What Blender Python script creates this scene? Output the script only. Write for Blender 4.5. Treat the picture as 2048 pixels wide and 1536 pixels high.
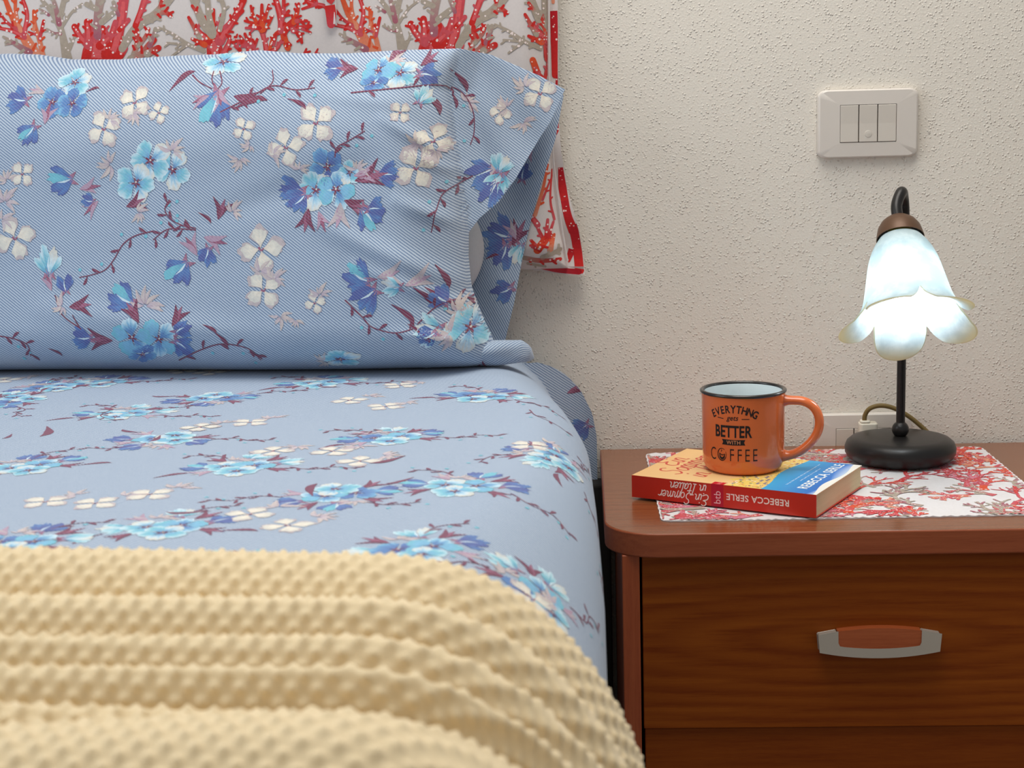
import bpy, bmesh, math, random
import numpy as np
from mathutils import Vector, Matrix

for o in list(bpy.data.objects):
    bpy.data.objects.remove(o, do_unlink=True)
scene = bpy.context.scene
COL = scene.collection
PI = math.pi

# ---------------------------------------------------------------- camera
F_PX, YAW, PITCH, ROLL = 3107.6, .0472, .1766, -.0277
CAM = (-.0183, -1.9265, .9092)
cam_data = bpy.data.cameras.new('camera')
cam = bpy.data.objects.new('camera', cam_data); COL.objects.link(cam)
cam_data.sensor_width = 36.0
cam_data.lens = F_PX / 2048 * 36.0
cam_data.clip_start = .02
cam.matrix_world = (Matrix.Translation(CAM) @ Matrix.Rotation(YAW, 4, 'Z')
                    @ Matrix.Rotation(PI / 2 - PITCH, 4, 'X') @ Matrix.Rotation(ROLL, 4, 'Z'))
cam_data.dof.use_dof = True
cam_data.dof.focus_distance = 1.72
cam_data.dof.aperture_fstop = 12.0
scene.camera = cam

# ---------------------------------------------------------------- light and exposure
world = bpy.data.worlds.new('room_light'); scene.world = world
world.use_nodes = True
bg = world.node_tree.nodes['Background']
bg.inputs[0].default_value = (.97, .98, 1.0, 1); bg.inputs[1].default_value = .33

def area(name, loc, target, size, size_y, power, color):
    l = bpy.data.lights.new(name, 'AREA'); l.shape = 'RECTANGLE'
    l.size = size; l.size_y = size_y; l.energy = power; l.color = color
    o = bpy.data.objects.new(name, l); COL.objects.link(o)
    o.location = loc
    o.rotation_euler = (Vector(target) - Vector(loc)).to_track_quat('-Z', 'Y').to_euler()
    return o
area('ceiling_lamp_light', (.05, -.62, 2.35), (.0, -.60, .6), 1.5, 1.0, 30, (1.0, .96, .90))
area('window_light', (-2.5, -1.2, 1.6), (-.1, -.3, .75), 1.3, 1.5, 26, (.88, .94, 1.0))

scene.view_settings.view_transform = 'Standard'
scene.view_settings.look = 'None'
scene.view_settings.gamma = 1
scene.view_settings.use_curve_mapping = False
scene.view_settings.exposure = -0.06

# ---------------------------------------------------------------- helpers
def lin(c):
    c = np.asarray(c, float) / 255.0
    return np.where(c <= .04045, c / 12.92, ((c + .055) / 1.055) ** 2.4)
def rgba(c): return tuple(lin(c)) + (1.0,)

class N:
    """small node-tree builder"""
    def __init__(s, name, rough=.6, spec=.5):
        s.m = bpy.data.materials.new(name); s.m.use_nodes = True
        s.t = s.m.node_tree; s.b = s.t.nodes['Principled BSDF']
        s.b.inputs['Roughness'].default_value = rough
        s.b.inputs['Specular IOR Level'].default_value = spec
    def n(s, typ, props=None, **ins):
        nd = s.t.nodes.new(typ)
        for k, v in (props or {}).items(): setattr(nd, k, v)
        for k, v in ins.items():
            k = k.replace('_', ' ')
            key = int(k[1:]) if k[0] == 'i' and k[1:].isdigit() else k
            s.set(nd.inputs[key], v)
        return nd
    def set(s, sock, v):
        if isinstance(v, bpy.types.NodeSocket): s.t.links.new(v, sock)
        else: sock.default_value = v
    def out(s, name, v): s.set(s.b.inputs[name], v)
    def ramp(s, fac, stops, interp='LINEAR'):
        nd = s.t.nodes.new('ShaderNodeValToRGB'); nd.color_ramp.interpolation = interp
        e = nd.color_ramp.elements
        while len(e) < len(stops): e.new(.5)
        for i, (p, c) in enumerate(stops): e[i].position = p; e[i].color = c
        s.t.links.new(fac, nd.inputs[0]); return nd.outputs[0]
    def mix(s, fac, a, b, mode='MIX'):
        nd = s.t.nodes.new('ShaderNodeMix'); nd.data_type = 'RGBA'; nd.blend_type = mode
        s.set(nd.inputs[0], fac); s.set(nd.inputs[6], a); s.set(nd.inputs[7], b)
        return nd.outputs[2]
    def math(s, op, a, b=0.0):
        nd = s.t.nodes.new('ShaderNodeMath'); nd.operation = op
        s.set(nd.inputs[0], a); s.set(nd.inputs[1], b); return nd.outputs[0]
    def bump(s, h, strength=.3, dist=.001):
        nd = s.n('ShaderNodeBump', None, Strength=strength, Distance=dist, Height=h)
        s.out('Normal', nd.outputs[0]); return nd.outputs[0]
    def coord(s, which='Object'): return s.n('ShaderNodeTexCoord').outputs[which]
    def noise(s, vec, scale, detail=2.0, rough=.5):
        return s.n('ShaderNodeTexNoise', None, Vector=vec, Scale=scale, Detail=detail, Roughness=rough).outputs[0]
    def mapping(s, vec, scale=(1, 1, 1), rot=(0, 0, 0), loc=(0, 0, 0)):
        return s.n('ShaderNodeMapping', None, Vector=vec, Scale=scale, Rotation=rot, Location=loc).outputs[0]

def plain(name, col, rough=.5, metal=0.0, spec=.5):
    k = N(name, rough, spec); k.out('Metallic', metal)
    v = k.noise(k.coord(), 40.0, 3.0)
    k.out('Base Color', k.mix(k.math('MULTIPLY', v, .12), rgba(col), tuple(x * .8 for x in lin(col)) + (1.0,)))
    return k.m

def tag(o, label=None, cat=None, group=None, kind=None):
    if label: o['label'] = label
    if cat: o['category'] = cat
    if group: o['group'] = group
    if kind: o['kind'] = kind
    return o
def thing(name, label, cat, loc=(0, 0, 0), rz=0.0):
    o = bpy.data.objects.new(name, None); COL.objects.link(o)
    o.location = loc; o.rotation_euler = (0, 0, rz); o.empty_display_size = .05
    return tag(o, label, cat)

class MB:
    """collects geometry; build() links it as one mesh object"""
    def __init__(s): s.v = []; s.f = []; s.m = []; s.c = []; s.u = []; s.n = 0
    def add(s, v, f, mat=0, col=None, uv=None):
        v = np.asarray(v, float).reshape(-1, 3); k = len(v)
        s.v.append(v)
        for q in f: s.f.append(tuple(int(i) + s.n for i in q))
        s.m += [mat] * len(f)
        s.c.append(np.broadcast_to(np.asarray((1, 1, 1) if col is None else col, float), (k, 3)))
        u = np.zeros((k, 3)); 
        if uv is not None: uv = np.asarray(uv, float); u[:, :uv.shape[1]] = uv
        s.u.append(u); s.n += k
    def grid(s, P, mat=0, uv=None, wrap_u=False, wrap_v=False, flip=False):
        """P: (nu,nv,3)"""
        nu, nv = P.shape[:2]
        i = np.arange(nu if wrap_u else nu - 1); j = np.arange(nv if wrap_v else nv - 1)
        I, J = np.meshgrid(i, j, indexing='ij'); I2 = (I + 1) % nu; J2 = (J + 1) % nv
        q = np.stack([I * nv + J, I2 * nv + J, I2 * nv + J2, I * nv + J2], -1).reshape(-1, 4)
        if flip: q = q[:, ::-1]
        s.add(P.reshape(-1, 3), q.tolist(), mat, uv=None if uv is None else uv.reshape(-1, uv.shape[-1]))
    def box(s, x0, x1, y0, y1, z0, z1, mat=0):
        v = [(x, y, z) for x in (x0, x1) for y in (y0, y1) for z in (z0, z1)]
        s.add(v, [(0, 1, 3, 2), (4, 6, 7, 5), (0, 4, 5, 1), (2, 3, 7, 6), (0, 2, 6, 4), (1, 5, 7, 3)], mat)
    def prism(s, poly, lo, hi, axis='z', mat=0):
        """extrude a 2D outline along an axis"""
        n = len(poly); P = []
        for h in (lo, hi):
            for a, b in poly:
                P.append({'z': (a, b, h), 'y': (a, h, b), 'x': (h, a, b)}[axis])
        f = [(i, (i + 1) % n, n + (i + 1) % n, n + i) for i in range(n)]
        f += [tuple(range(n))[::-1], tuple(range(n, 2 * n))]
        s.add(P, f, mat)
    def lathe(s, prof, seg=48, M=None, mat=0, cap=True):
        a = np.linspace(0, 2 * PI, seg, endpoint=False); prof = np.asarray(prof, float)
        P = np.zeros((len(prof), seg, 3))
        P[..., 0] = prof[:, :1] * np.cos(a); P[..., 1] = prof[:, :1] * np.sin(a); P[..., 2] = prof[:, 1:2]
        if M is not None: P = xf(P, M)
        s.grid(P, mat, wrap_v=True)
    def tube(s, pts, r, seg=12, mat=0, n=8, closed_ends=True):
        C = smooth(np.asarray(pts, float), n); R = np.broadcast_to(np.asarray(r, float), (len(C),)) if np.ndim(r) == 0 else np.interp(np.linspace(0, 1, len(C)), np.linspace(0, 1, len(r)), r)
        T = np.gradient(C, axis=0); T /= np.linalg.norm(T, axis=1)[:, None]
        ref = np.array([0, 0, 1.0]) if abs(T[0][2]) < .9 else np.array([1.0, 0, 0])
        A = []; p = ref
        for t in T:
            p = p - t * (p @ t); p = p / np.linalg.norm(p); A.append(p)
        A = np.array(A); B = np.cross(T, A); a = np.linspace(0, 2 * PI, seg, endpoint=False)
        P = C[:, None] + R[:, None, None] * (A[:, None] * np.cos(a)[None, :, None] + B[:, None] * np.sin(a)[None, :, None])
        s.grid(P, mat, wrap_v=True)
        if closed_ends:
            b = s.n - len(C) * seg
            s.f.append(tuple(range(b, b + seg))[::-1]); s.f.append(tuple(range(s.n - seg, s.n))); s.m += [mat, mat]
    def build(s, name, mats, parent=None, smooth_=True, bevel=0.0, angle=40, loc=None):
        me = bpy.data.meshes.new(name)
        V = np.concatenate(s.v)
        me.from_pydata(V.tolist(), [], s.f)
        if not isinstance(mats, (list, tuple)): mats = [mats]
        for m in mats: me.materials.append(m)
        me.polygons.foreach_set('material_index', s.m)
        at = me.attributes.new('col', 'FLOAT_COLOR', 'POINT')
        c = np.ones((len(V), 4)); c[:, :3] = np.concatenate(s.c); at.data.foreach_set('color', c.ravel())
        at = me.attributes.new('cuv', 'FLOAT_VECTOR', 'POINT'); at.data.foreach_set('vector', np.concatenate(s.u).ravel())
        if smooth_: me.polygons.foreach_set('use_smooth', [True] * len(me.polygons))
        me.update()
        if smooth_ and angle < 180: me.set_sharp_from_angle(angle=math.radians(angle))
        o = bpy.data.objects.new(name, me); COL.objects.link(o)
        if parent: o.parent = parent
        if loc: o.location = loc
        if bevel:
            b = o.modifiers.new('bevel', 'BEVEL'); b.width = bevel; b.segments = 3; b.limit_method = 'ANGLE'; b.angle_limit = math.radians(50)
        return o

def xf(P, M):
    M = np.array(M); return P @ M[:3, :3].T + M[:3, 3]
def smooth(p, n=8):
    """Catmull-Rom through points"""
    p = np.asarray(p, float)
    if len(p) < 3 or n <= 1: 
        t = np.linspace(0, 1, max(2, n + 1))[:, None]; return p[0] * (1 - t) + p[-1] * t if len(p) == 2 else p
    q = np.concatenate([[2 * p[0] - p[1]], p, [2 * p[-1] - p[-2]]]); o = []
    t = np.linspace(0, 1, n, endpoint=False)[:, None]
    for i in range(len(p) - 1):
        a, b, c, d = q[i:i + 4]
        o.append(.5 * (2 * b + (c - a) * t + (2 * a - 5 * b + 4 * c - d) * t ** 2 + (3 * b - a - 3 * c + d) * t ** 3))
    return np.concatenate(o + [p[-1:]])
def rrect(w, h, r, n=6, cx=0.0, cy=0.0):
    o = []
    for sx, sy, a0 in ((1, 1, 0), (-1, 1, 90), (-1, -1, 180), (1, -1, 270)):
        for i in range(n + 1):
            a = math.radians(a0 + 90 * i / n); o.append((cx + sx * (w / 2 - r) + r * math.cos(a), cy + sy * (h / 2 - r) + r * math.sin(a)))
    return o
def sstep(x, a, b):
    t = np.clip((x - a) / (b - a), 0, 1); return t * t * (3 - 2 * t)
def wob(x, y, seed=0, k=1.0):
    r = np.random.RandomState(seed); s = 0
    for i in range(6):
        fx, fy, ph = r.uniform(-1, 1) * k, r.uniform(-1, 1) * k, r.uniform(0, 7); s = s + np.sin(x * fx + y * fy + ph)
    return s / 6

# ---------------------------------------------------------------- flat print: coloured outlines laid on a cloth or paper surface
class Print:
    def __init__(s, seed=1): s.items = []; s.layer = 0; s.r = random.Random(seed); s.M = None
    def put(s, pts, tris, cols):
        pts = np.asarray(pts, float)
        if s.M is not None: pts = pts @ s.M[0].T + s.M[1]
        s.layer += 1
        s.items.append((pts, np.asarray(tris, int), lin(np.broadcast_to(np.asarray(cols, float), (len(pts), 3))), s.layer))
    def at(s, x, y, rot=0.0, sc=1.0, sy=1.0):
        c, n = math.cos(math.radians(rot)), math.sin(math.radians(rot))
        s.M = (np.array([[c * sc, -n * sc * sy], [n * sc, c * sc * sy]]), np.array([x, y])); return s
    def strip(s, pts, w, cols, n=5, sm=True, caps=True):
        p = smooth(pts, n) if sm else np.asarray(pts, float)
        k = len(p); t = np.linspace(0, 1, k)
        W = np.interp(t, np.linspace(0, 1, len(w)), w) / 2 if np.ndim(w) else np.full(k, w / 2.0)
        T = np.gradient(p, axis=0); T /= (np.linalg.norm(T, axis=1)[:, None] + 1e-12); Nn = np.stack([-T[:, 1], T[:, 0]], 1)
        C = np.asarray(cols, float); C = C if C.ndim == 2 else np.stack([C, C])
        cc = np.stack([np.interp(t, np.linspace(0, 1, len(C)), C[:, i]) for i in range(3)], 1)
        V = np.concatenate([p + Nn * W[:, None], p, p - Nn * W[:, None]]); CC = np.concatenate([cc, cc, cc])
        tr = []
        for i in range(k - 1):
            for a in (0, k):
                tr += [(a + i, a + k + i, a + i + 1), (a + i + 1, a + k + i, a + k + i + 1)]
        if caps:
            b = len(V); th = np.linspace(0, PI, 6)
            e = p[-1] + W[-1] * (np.cos(th)[:, None] * Nn[-1] + np.sin(th)[:, None] * T[-1])
            V = np.concatenate([V, e]); CC = np.concatenate([CC, np.repeat(cc[-1:], 6, 0)])
            tr += [(2 * k - 1, b + i, b + i + 1) for i in range(5)]
        s.put(V, tr, CC)
    def blob(s, cx, cy, R, cols, n=18, rings=3, sx=1.0, rot=0.0, rag=0.0):
        """filled outline of radius R(theta); cols from centre to rim"""
        th = np.linspace(0, 2 * PI, n, endpoint=False)
        rr = np.array([R(t) if callable(R) else R for t in th]) * (1 + rag * np.array([s.r.uniform(-1, 1) for _ in th]))
        C = np.asarray(cols, float); C = C if C.ndim == 2 else np.stack([C, C]); c, q = math.cos(rot), math.sin(rot)
        V = [np.array([[0, 0]])]; CC = [C[:1]]
        for k in range(1, rings + 1):
            f = k / rings; V.append(np.stack([rr * f * np.cos(th) * sx, rr * f * np.sin(th)], 1))
            CC.append(np.repeat([[np.interp(f, np.linspace(0, 1, len(C)), C[:, i]) for i in range(3)]], n, 0))
        V = np.concatenate(V) @ np.array([[c, q], [-q, c]]) + (cx, cy); tr = [(0, 1 + i, 1 + (i + 1) % n) for i in range(n)]
        for k in range(rings - 1):
            a = 1 + k * n
            for i in range(n):
                j = (i + 1) % n; tr += [(a + i, a + n + i, a + n + j), (a + i, a + n + j, a + j)]
        s.put(V, tr, np.concatenate(CC))
    def petal(s, a, r0, L, Wd, cols, rag=.06, m=13):
        """petal from radius r0 outwards at angle a, wavy end; cols base -> tip"""
        V = []; CC = []; rings = 6; C = np.asarray(cols, float)
        e = [1 + s.r.uniform(-rag, rag) for _ in range(m)]; stk = [s.r.uniform(-.16, .16) for _ in range(m)]
        for i in range(rings):
            f = i / (rings - 1)
            for j in range(m):
                g = j / (m - 1) * 2 - 1
                half = Wd * (.18 + .82 * math.sin(min(1, f * 1.15) * PI / 2) ** 1.1)
                rad = r0 + (L * (1 - .28 * g * g) * e[j] - r0) * f
                V.append((math.cos(a + g * half) * rad, math.sin(a + g * half) * rad))
                k = s.r.uniform(-.05, .05) + stk[j] * min(1, f * 1.6) + f; CC.append([np.interp(np.clip(k, 0, 1), np.linspace(0, 1, len(C)), C[:, i2]) for i2 in range(3)])
        tr = []
        for i in range(rings - 1):
            for j in range(m - 1):
                p = i * m + j; tr += [(p, p + m, p + m + 1), (p, p + m + 1, p + 1)]
        s.put(V, tr, CC)
    def emit(s, mb, surf, mat, keep=None, base=.00035, step=None):
        """surf(pts Nx2) -> positions, normals"""
        V = []; T = []; C = []; n = 0
        B = np.array([np.r_[q[0].min(0), q[0].max(0)] for q in s.items]).reshape(-1, 4); Ly = np.zeros(len(B))
        for i in range(1, len(B)):          # a piece lies just above whatever it overlaps
            b = B[i]; o = (B[:i, 0] < b[2]) & (B[:i, 2] > b[0]) & (B[:i, 1] < b[3]) & (B[:i, 3] > b[1])
            if o.any(): Ly[i] = Ly[:i][o].max() + 1
        if step is None: step = min(7e-6, .0005 / max(1.0, Ly.max()))
        for (pts, tr, c, _), lay in zip(s.items, Ly):
            if keep is not None:
                cen = pts[tr].mean(1); tr = tr[keep(cen)]
                if not len(tr): continue
            V.append(np.column_stack([pts, np.full(len(pts), lay)])); T.append(tr + n); C.append(c); n += len(pts)
        if not V: return
        V = np.concatenate(V); T = np.concatenate(T); P, Nn = surf(V[:, :2])
        P = P + Nn * (base + step * V[:, 2])[:, None]
        a, b, c = (P[T[:, i]] for i in range(3)); fl = np.einsum('ij,ij->i', np.cross(b - a, c - a), Nn[T[:, 0]]) < 0
        T[fl] = T[fl][:, ::-1]
        mb.add(P, T.tolist(), mat, col=np.concatenate(C), uv=V[:, :2])

WINE = (118, 46, 76); WINE2 = (150, 84, 112); MAUVE = (178, 148, 170); TAUPE = (188, 176, 180); BEIGE = (205, 192, 186)
CREAM = (214, 212, 202); TEAL = (112, 190, 208); SKY = (120, 182, 216); BLUE = (84, 128, 186); NAVY = (78, 92, 158); PALE = (206, 228, 238)
def pansy(p, x, y, r, rot, pal, sy=1.0):
    p.at(x, y, rot, r, sy)
    pals = [[BLUE, SKY, TEAL, PALE], [NAVY, BLUE, BLUE, SKY], [BLUE, SKY, SKY, TEAL]][pal]
    alt = [[NAVY, SKY, PALE, CREAM], [NAVY, NAVY, BLUE, BLUE], [BLUE, BLUE, SKY, PALE]][pal]
    for k, a in enumerate((100, 28, 172, 245, 310)):
        p.petal(math.radians(a + p.r.uniform(-8, 8)), .04, 1.0 + p.r.uniform(-.08, .1), .62 + p.r.uniform(-.05, .08), alt if k in (1, 3) else pals)
    for k in range(5):
        a = math.radians(k * 72 + p.r.uniform(-20, 20)); p.strip([(0, 0), (.2 * math.cos(a), .2 * math.sin(a))], [.1, .07], WINE, 2)
    p.blob(.03, .03, .05, CREAM, 6, 1)
def white_flower(p, x, y, r, rot, sy=1.0):
    p.at(x, y, rot, r, sy)
    for k in range(4): p.petal(math.radians(k * 90 + 10), .05, 1.10, .62, [BEIGE, BEIGE, TAUPE], .12, 9)
    for k in range(4): p.petal(math.radians(k * 90 + 8 + p.r.uniform(-6, 6)), .03, .98, .56, [(222, 208, 192), (236, 230, 214), CREAM], .10, 9)
    p.strip([(-.12, .08), (0, -.08), (.12, .02)], [.1, .06], WINE2, 3)
def bell(p, x, y, r, rot, pal=0, sy=1.0):
    p.at(x, y, rot, r, sy)
    ca = [[NAVY, BLUE, NAVY], [BLUE, TEAL, PALE], [NAVY, NAVY, BLUE]][pal]; cb = [[BLUE, TEAL, TEAL], [TEAL, PALE, CREAM], [BLUE, NAVY, NAVY]][pal]
    p.at(x, y, rot, r, sy); M = p.M; p.M = (M[0], M[1] - M[0] @ np.array([.55, 0]))
    for a in (-28, 24): p.strip([(.42, 0), (.15, .12 * np.sign(a)), (-.12, .30 * np.sign(a))], [.16, .22, .03], [MAUVE, WINE2], 4)
    for k, a in enumerate((-36, 34, -13, 12)):
        p.petal(math.radians(a + p.r.uniform(-5, 5)), .1, (1.28 if k > 1 else 1.14) + p.r.uniform(-.1, .1), .26, ca if k != 2 else cb, .11, 9)
    p.strip([(.25, 0), (.55, .04), (.9, .0)], [.05, .10, .02], PALE, 4, caps=False)
def calyx(p, x, y, r, rot, cols=(WINE, WINE2), n=3, sy=1.0):
    p.at(x, y, rot, r, sy)
    for k in range(n):
        a = math.radians((k - (n - 1) / 2) * 34 + p.r.uniform(-7, 7)); L = .9 + p.r.uniform(-.2, .2); c = cols[k % len(cols)]
        p.strip([(-.3, 0), (.3 * L * math.cos(a * .7), .3 * L * math.sin(a * .7)), (L * math.cos(a), L * math.sin(a))], [.04, .3, .22, .03], [c, c], 4)
def leaf(p, x, y, L, rot, col=WINE, bend=.18, wd=.2, sy=1.0):
    p.at(x, y, rot, L, sy); p.strip([(-.5, 0), (-.1, bend * .7), (.25, bend), (.5, bend * .5)], [.015, .5 * wd, wd, wd * .8, .02], col, 5)
def taupe(p, x, y, r, rot, sy=1.0):
    for k in range(7):
        q = p.r.uniform(.55, 1.0); p.at(x, y, rot + k * 31 - 95 + p.r.uniform(-12, 12), r * q, sy)
        c = p.r.choice((TAUPE, BEIGE, (196, 184, 196), (186, 170, 186)))
        p.strip([(.1, 0), (.5, .10), (1.0, 0)], [.03, .26, .22, .03], [c, BEIGE], 3)
        p.strip([(.1, 0), (.9, .03)], [.03, .02], (170, 152, 168), 2, caps=False)
def sprig(p, pts, u, leaves=True):
    """burgundy stem with side leaves and teal buds; u = size unit"""
    p.M = None; c = smooth(pts, 6); p.strip(pts, [u * .10, u * .07], WINE, 6, caps=False)
    if not leaves: return
    step = max(3, int(len(c) / max(2, 6)))
    for i in range(2, len(c) - 1, step):
        d = c[i] - c[i - 1]; a = math.degrees(math.atan2(d[1], d[0])); sd = 1 if (i // step) % 2 else -1
        q = c[i] + .34 * u * np.array([math.cos(math.radians(a + sd * 48)), math.sin(math.radians(a + sd * 48))])
        leaf(p, q[0], q[1], u * .85, a + sd * 48, WINE, .12, .27)
        if i // step % 2:
            q2 = c[i] + .75 * u * np.array([math.cos(math.radians(a - sd * 50)), math.sin(math.radians(a - sd * 50))]); p.M = None
            p.blob(q2[0], q2[1], u * .14, TEAL, 7, 1)
def bouquet(p, x, y, u, rot, rnd):
    """a whole flower group, u = about 1 cm"""
    c, s_ = math.cos(math.radians(rot)), math.sin(math.radians(rot))
    def g(a, b): return x + u * (a * c - b * s_), y + u * (a * s_ + b * c)
    v = rnd.randrange(2)
    for a, b, k in ((-3.6, .4, 180), (4.2, 1.0, 10), (1.0, 3.6, 70)): bell(p, *g(a, b), 2.1 * u, rot + k + rnd.uniform(-20, 20), rnd.randrange(3))
    for a, b, k in ((-2.6, -1.6, 215), (3.0, -1.4, 330), (-1.8, 2.5, 130), (2.6, 2.2, 40)): calyx(p, *g(a, b), 2.0 * u, rot + k, (WINE, WINE2) if rnd.random() < .7 else (MAUVE, TAUPE))
    taupe(p, *g(-.5, 2.6), 1.8 * u, rot + 60)
    for a, b, q in ((-1.3, .2, 1 if v else 0), (1.3, .1, 2), (0, -1.7, 0)): pansy(p, *g(a, b), 2.0 * u, rot + rnd.uniform(0, 90), q)
    sd = 1 if rnd.random() < .5 else -1
    sprig(p, [g(4.5 * sd, -1), g(6.5 * sd, -2.2), g(8.5 * sd, -1.6), g(10.5 * sd, -2.6)], 1.5 * u)
    sprig(p, [g(-1.5 * sd, 3.5), g(-3 * sd, 5), g(-5.5 * sd, 5.2)], 1.5 * u)
    leaf(p, *g(-5.6 * sd, -2.6), 3.0 * u, rot + 20 * sd)

RED = (206, 44, 40); ROSE = (206, 84, 92); SALMON = (226, 146, 116); ORANGE = (222, 84, 48); SAND = (176, 162, 146); PLUM = (168, 100, 112); DEEP = (186, 30, 42)
def dots(p, pts, r, n, spread, col=(244, 226, 220)):
    p.M = None; c = smooth(pts, 4)
    for _ in range(n):
        q = c[p.r.randrange(len(c))]; p.blob(q[0] + p.r.uniform(-spread, spread), q[1] + p.r.uniform(-spread, spread), r * p.r.uniform(.5, 1.1), col, 7, 1)
def coral(p, x, y, a, L, w, depth, cols, spread=34, px=None):
    """branching coral drawn recursively"""
    b = math.radians(a); m = (x + L * .5 * math.cos(b + .12), y + L * .5 * math.sin(b + .12)); e = (x + L * math.cos(b), y + L * math.sin(b))
    p.M = None; c = p.r.choice(cols); c2 = p.r.choice(cols)
    p.strip([(x, y), m, e], [w, w * .82, w * .8], [c, c2], 4)
    if w > .002 * .5: dots(p, [(x, y), m, e], w * .16, 3, w * .3)
    if depth > 0:
        k = p.r.choice((2, 2, 3))
        for i in range(k):
            coral(p, e[0], e[1], a + (i - (k - 1) / 2) * spread * 2 / max(1, k - 1) * .8 + p.r.uniform(-12, 12), L * p.r.uniform(.62, .88), w * .72, depth - 1, cols, spread)
        if p.r.random() < .7: coral(p, m[0], m[1], a + p.r.choice((-1, 1)) * p.r.uniform(40, 65), L * .55, w * .6, max(0, depth - 2), cols, spread)

# ---------------------------------------------------------------- lettering
def text_shape(s, size=1.0, bold=0.0, space=1.0, xs=1.0, shear=0.0):
    cu = bpy.data.curves.new('lettering', 'FONT'); cu.body = s; cu.size = size; cu.align_x = 'CENTER'; cu.align_y = 'CENTER'
    cu.offset = bold * size; cu.space_character = space; cu.shear = shear; cu.resolution_u = 3
    o = bpy.data.objects.new('lettering', cu); COL.objects.link(o)
    dg = bpy.context.evaluated_depsgraph_get(); me = bpy.data.meshes.new_from_object(o.evaluated_get(dg))
    bm = bmesh.new(); bm.from_mesh(me); bmesh.ops.triangulate(bm, faces=bm.faces)
    for _ in range(2):
        e = [q for q in bm.edges if q.calc_length() > size * .28]
        if e: bmesh.ops.subdivide_edges(bm, edges=e, cuts=1); bmesh.ops.triangulate(bm, faces=bm.faces)
    bm.verts.index_update(); v = np.array([(q.co.x, q.co.y) for q in bm.verts]); f = [[q.index for q in t.verts] for t in bm.faces]
    bm.free(); bpy.data.objects.remove(o); bpy.data.meshes.remove(me); bpy.data.curves.remove(cu)
    v = v - (v.max(0) + v.min(0)) / 2; v[:, 0] *= xs
    return v, f
SCRIPT = {
 'E': (.62, [[(.58, .9), (.36, 1), (.16, .84), (.24, .62), (.46, .54)], [(.46, .54), (.12, .42), (.06, .16), (.26, 0), (.58, .12)]]),
 'S': (.62, [[(.6, .86), (.42, 1), (.18, .88), (.2, .64), (.42, .48), (.46, .2), (.24, 0), (.0, .14)]]),
 'I': (.34, [[(.08, .96), (.4, 1)], [(.26, 1), (.16, .5), (.1, 0)], [(-.04, .02), (.26, 0)]]),
 'i': (.24, [[(.1, .5), (.07, .12), (.16, 0), (.26, .1)], [(.15, .72), (.17, .78)]]),
 'n': (.46, [[(.06, .5), (.04, 0)], [(.05, .28), (.2, .5), (.32, .42), (.31, .1), (.44, .03)]]),
 'm': (.66, [[(.06, .5), (.04, 0)], [(.05, .28), (.18, .5), (.28, .4), (.27, 0)], [(.28, .28), (.42, .5), (.52, .4), (.51, .1), (.64, .03)]]),
 'o': (.42, [[(.22, .5), (.06, .36), (.06, .12), (.2, 0), (.36, .14), (.34, .4), (.22, .5)]]),
 'a': (.46, [[(.36, .44), (.2, .5), (.06, .3), (.1, .04), (.24, .06), (.35, .4)], [(.36, .5), (.34, .1), (.46, .02)]]),
 'e': (.4, [[(.06, .24), (.32, .34), (.26, .5), (.1, .42), (.06, .16), (.2, 0), (.4, .1)]]),
 'r': (.36, [[(.06, .5), (.05, 0)], [(.05, .26), (.18, .48), (.34, .44)]]),
 't': (.32, [[(.2, .9), (.1, .2), (.18, 0), (.32, .06)], [(-.02, .62), (.36, .66)]]),
 'l': (.24, [[(.2, .98), (.08, .5), (.06, .1), (.16, 0), (.26, .08)]]), ' ': (.3, [])}
def script_text(p, s, h, w, col, f):
    """handwriting; f maps text (x,y) to print coordinates; centred"""
    tot = sum(SCRIPT[c][0] for c in s) * h; x = -tot / 2; p.M = None
    for c in s:
        for st in SCRIPT[c][1]: p.strip([f(x + (a + .18 * b) * h, (b - .4) * h) for a, b in st], [w, w], col, 5)
        x += SCRIPT[c][0] * h
def letters(p, s, size, col, f, W=None, **k):
    v, t = text_shape(s, size, **k)
    if W: v[:, 0] *= W / np.ptp(v[:, 0])
    p.M = None; p.put(np.array([f(a, b) for a, b in v]), t, col)

# ---------------------------------------------------------------- print repeats, in metres on the cloth
SHEET_BQ = [(-0.556, -0.248, 20), (-0.478, -0.434, 0), (-0.305, -0.276, 10), (-0.125, -0.374, -20), (-0.195, -0.571, 15), (-0.306, -0.678, 5), (-0.492, -0.664, 30), (-0.116, -0.759, -10), (-0.207, -0.777, 200), (-0.32, -0.863, 10), (-0.133, -0.927, 20), (-0.416, -0.897, 0), (-0.603, -0.274, 40), (-0.402, -0.353, 190), (-0.399, -0.562, 160), (-0.616, -0.346, 100), (-0.214, -0.982, 0), (-0.046, -0.641, 75), (-0.046, -0.946, 60), (0.08, -0.75, 80), (0.12, -0.45, 40), (-1.0, -0.5, 30), (-0.95, -1.0, 0)]
SHEET_WH = [(-0.48, -0.181), (-0.445, -0.195), (-0.215, -0.301), (-0.337, -0.489), (-0.236, -0.626), (-0.207, -0.667), (-0.433, -0.785), (-0.392, -0.792), (-0.265, -0.832), (-0.231, -0.864), (-0.38, -0.51), (-0.066, -0.61), (-0.049, -0.957), (-0.257, -0.382), (-0.216, -0.418), (-0.674, -0.219), (-0.289, -0.622), (-0.357, -0.767), (0.06, -0.6), (0.09, -0.9)]
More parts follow.
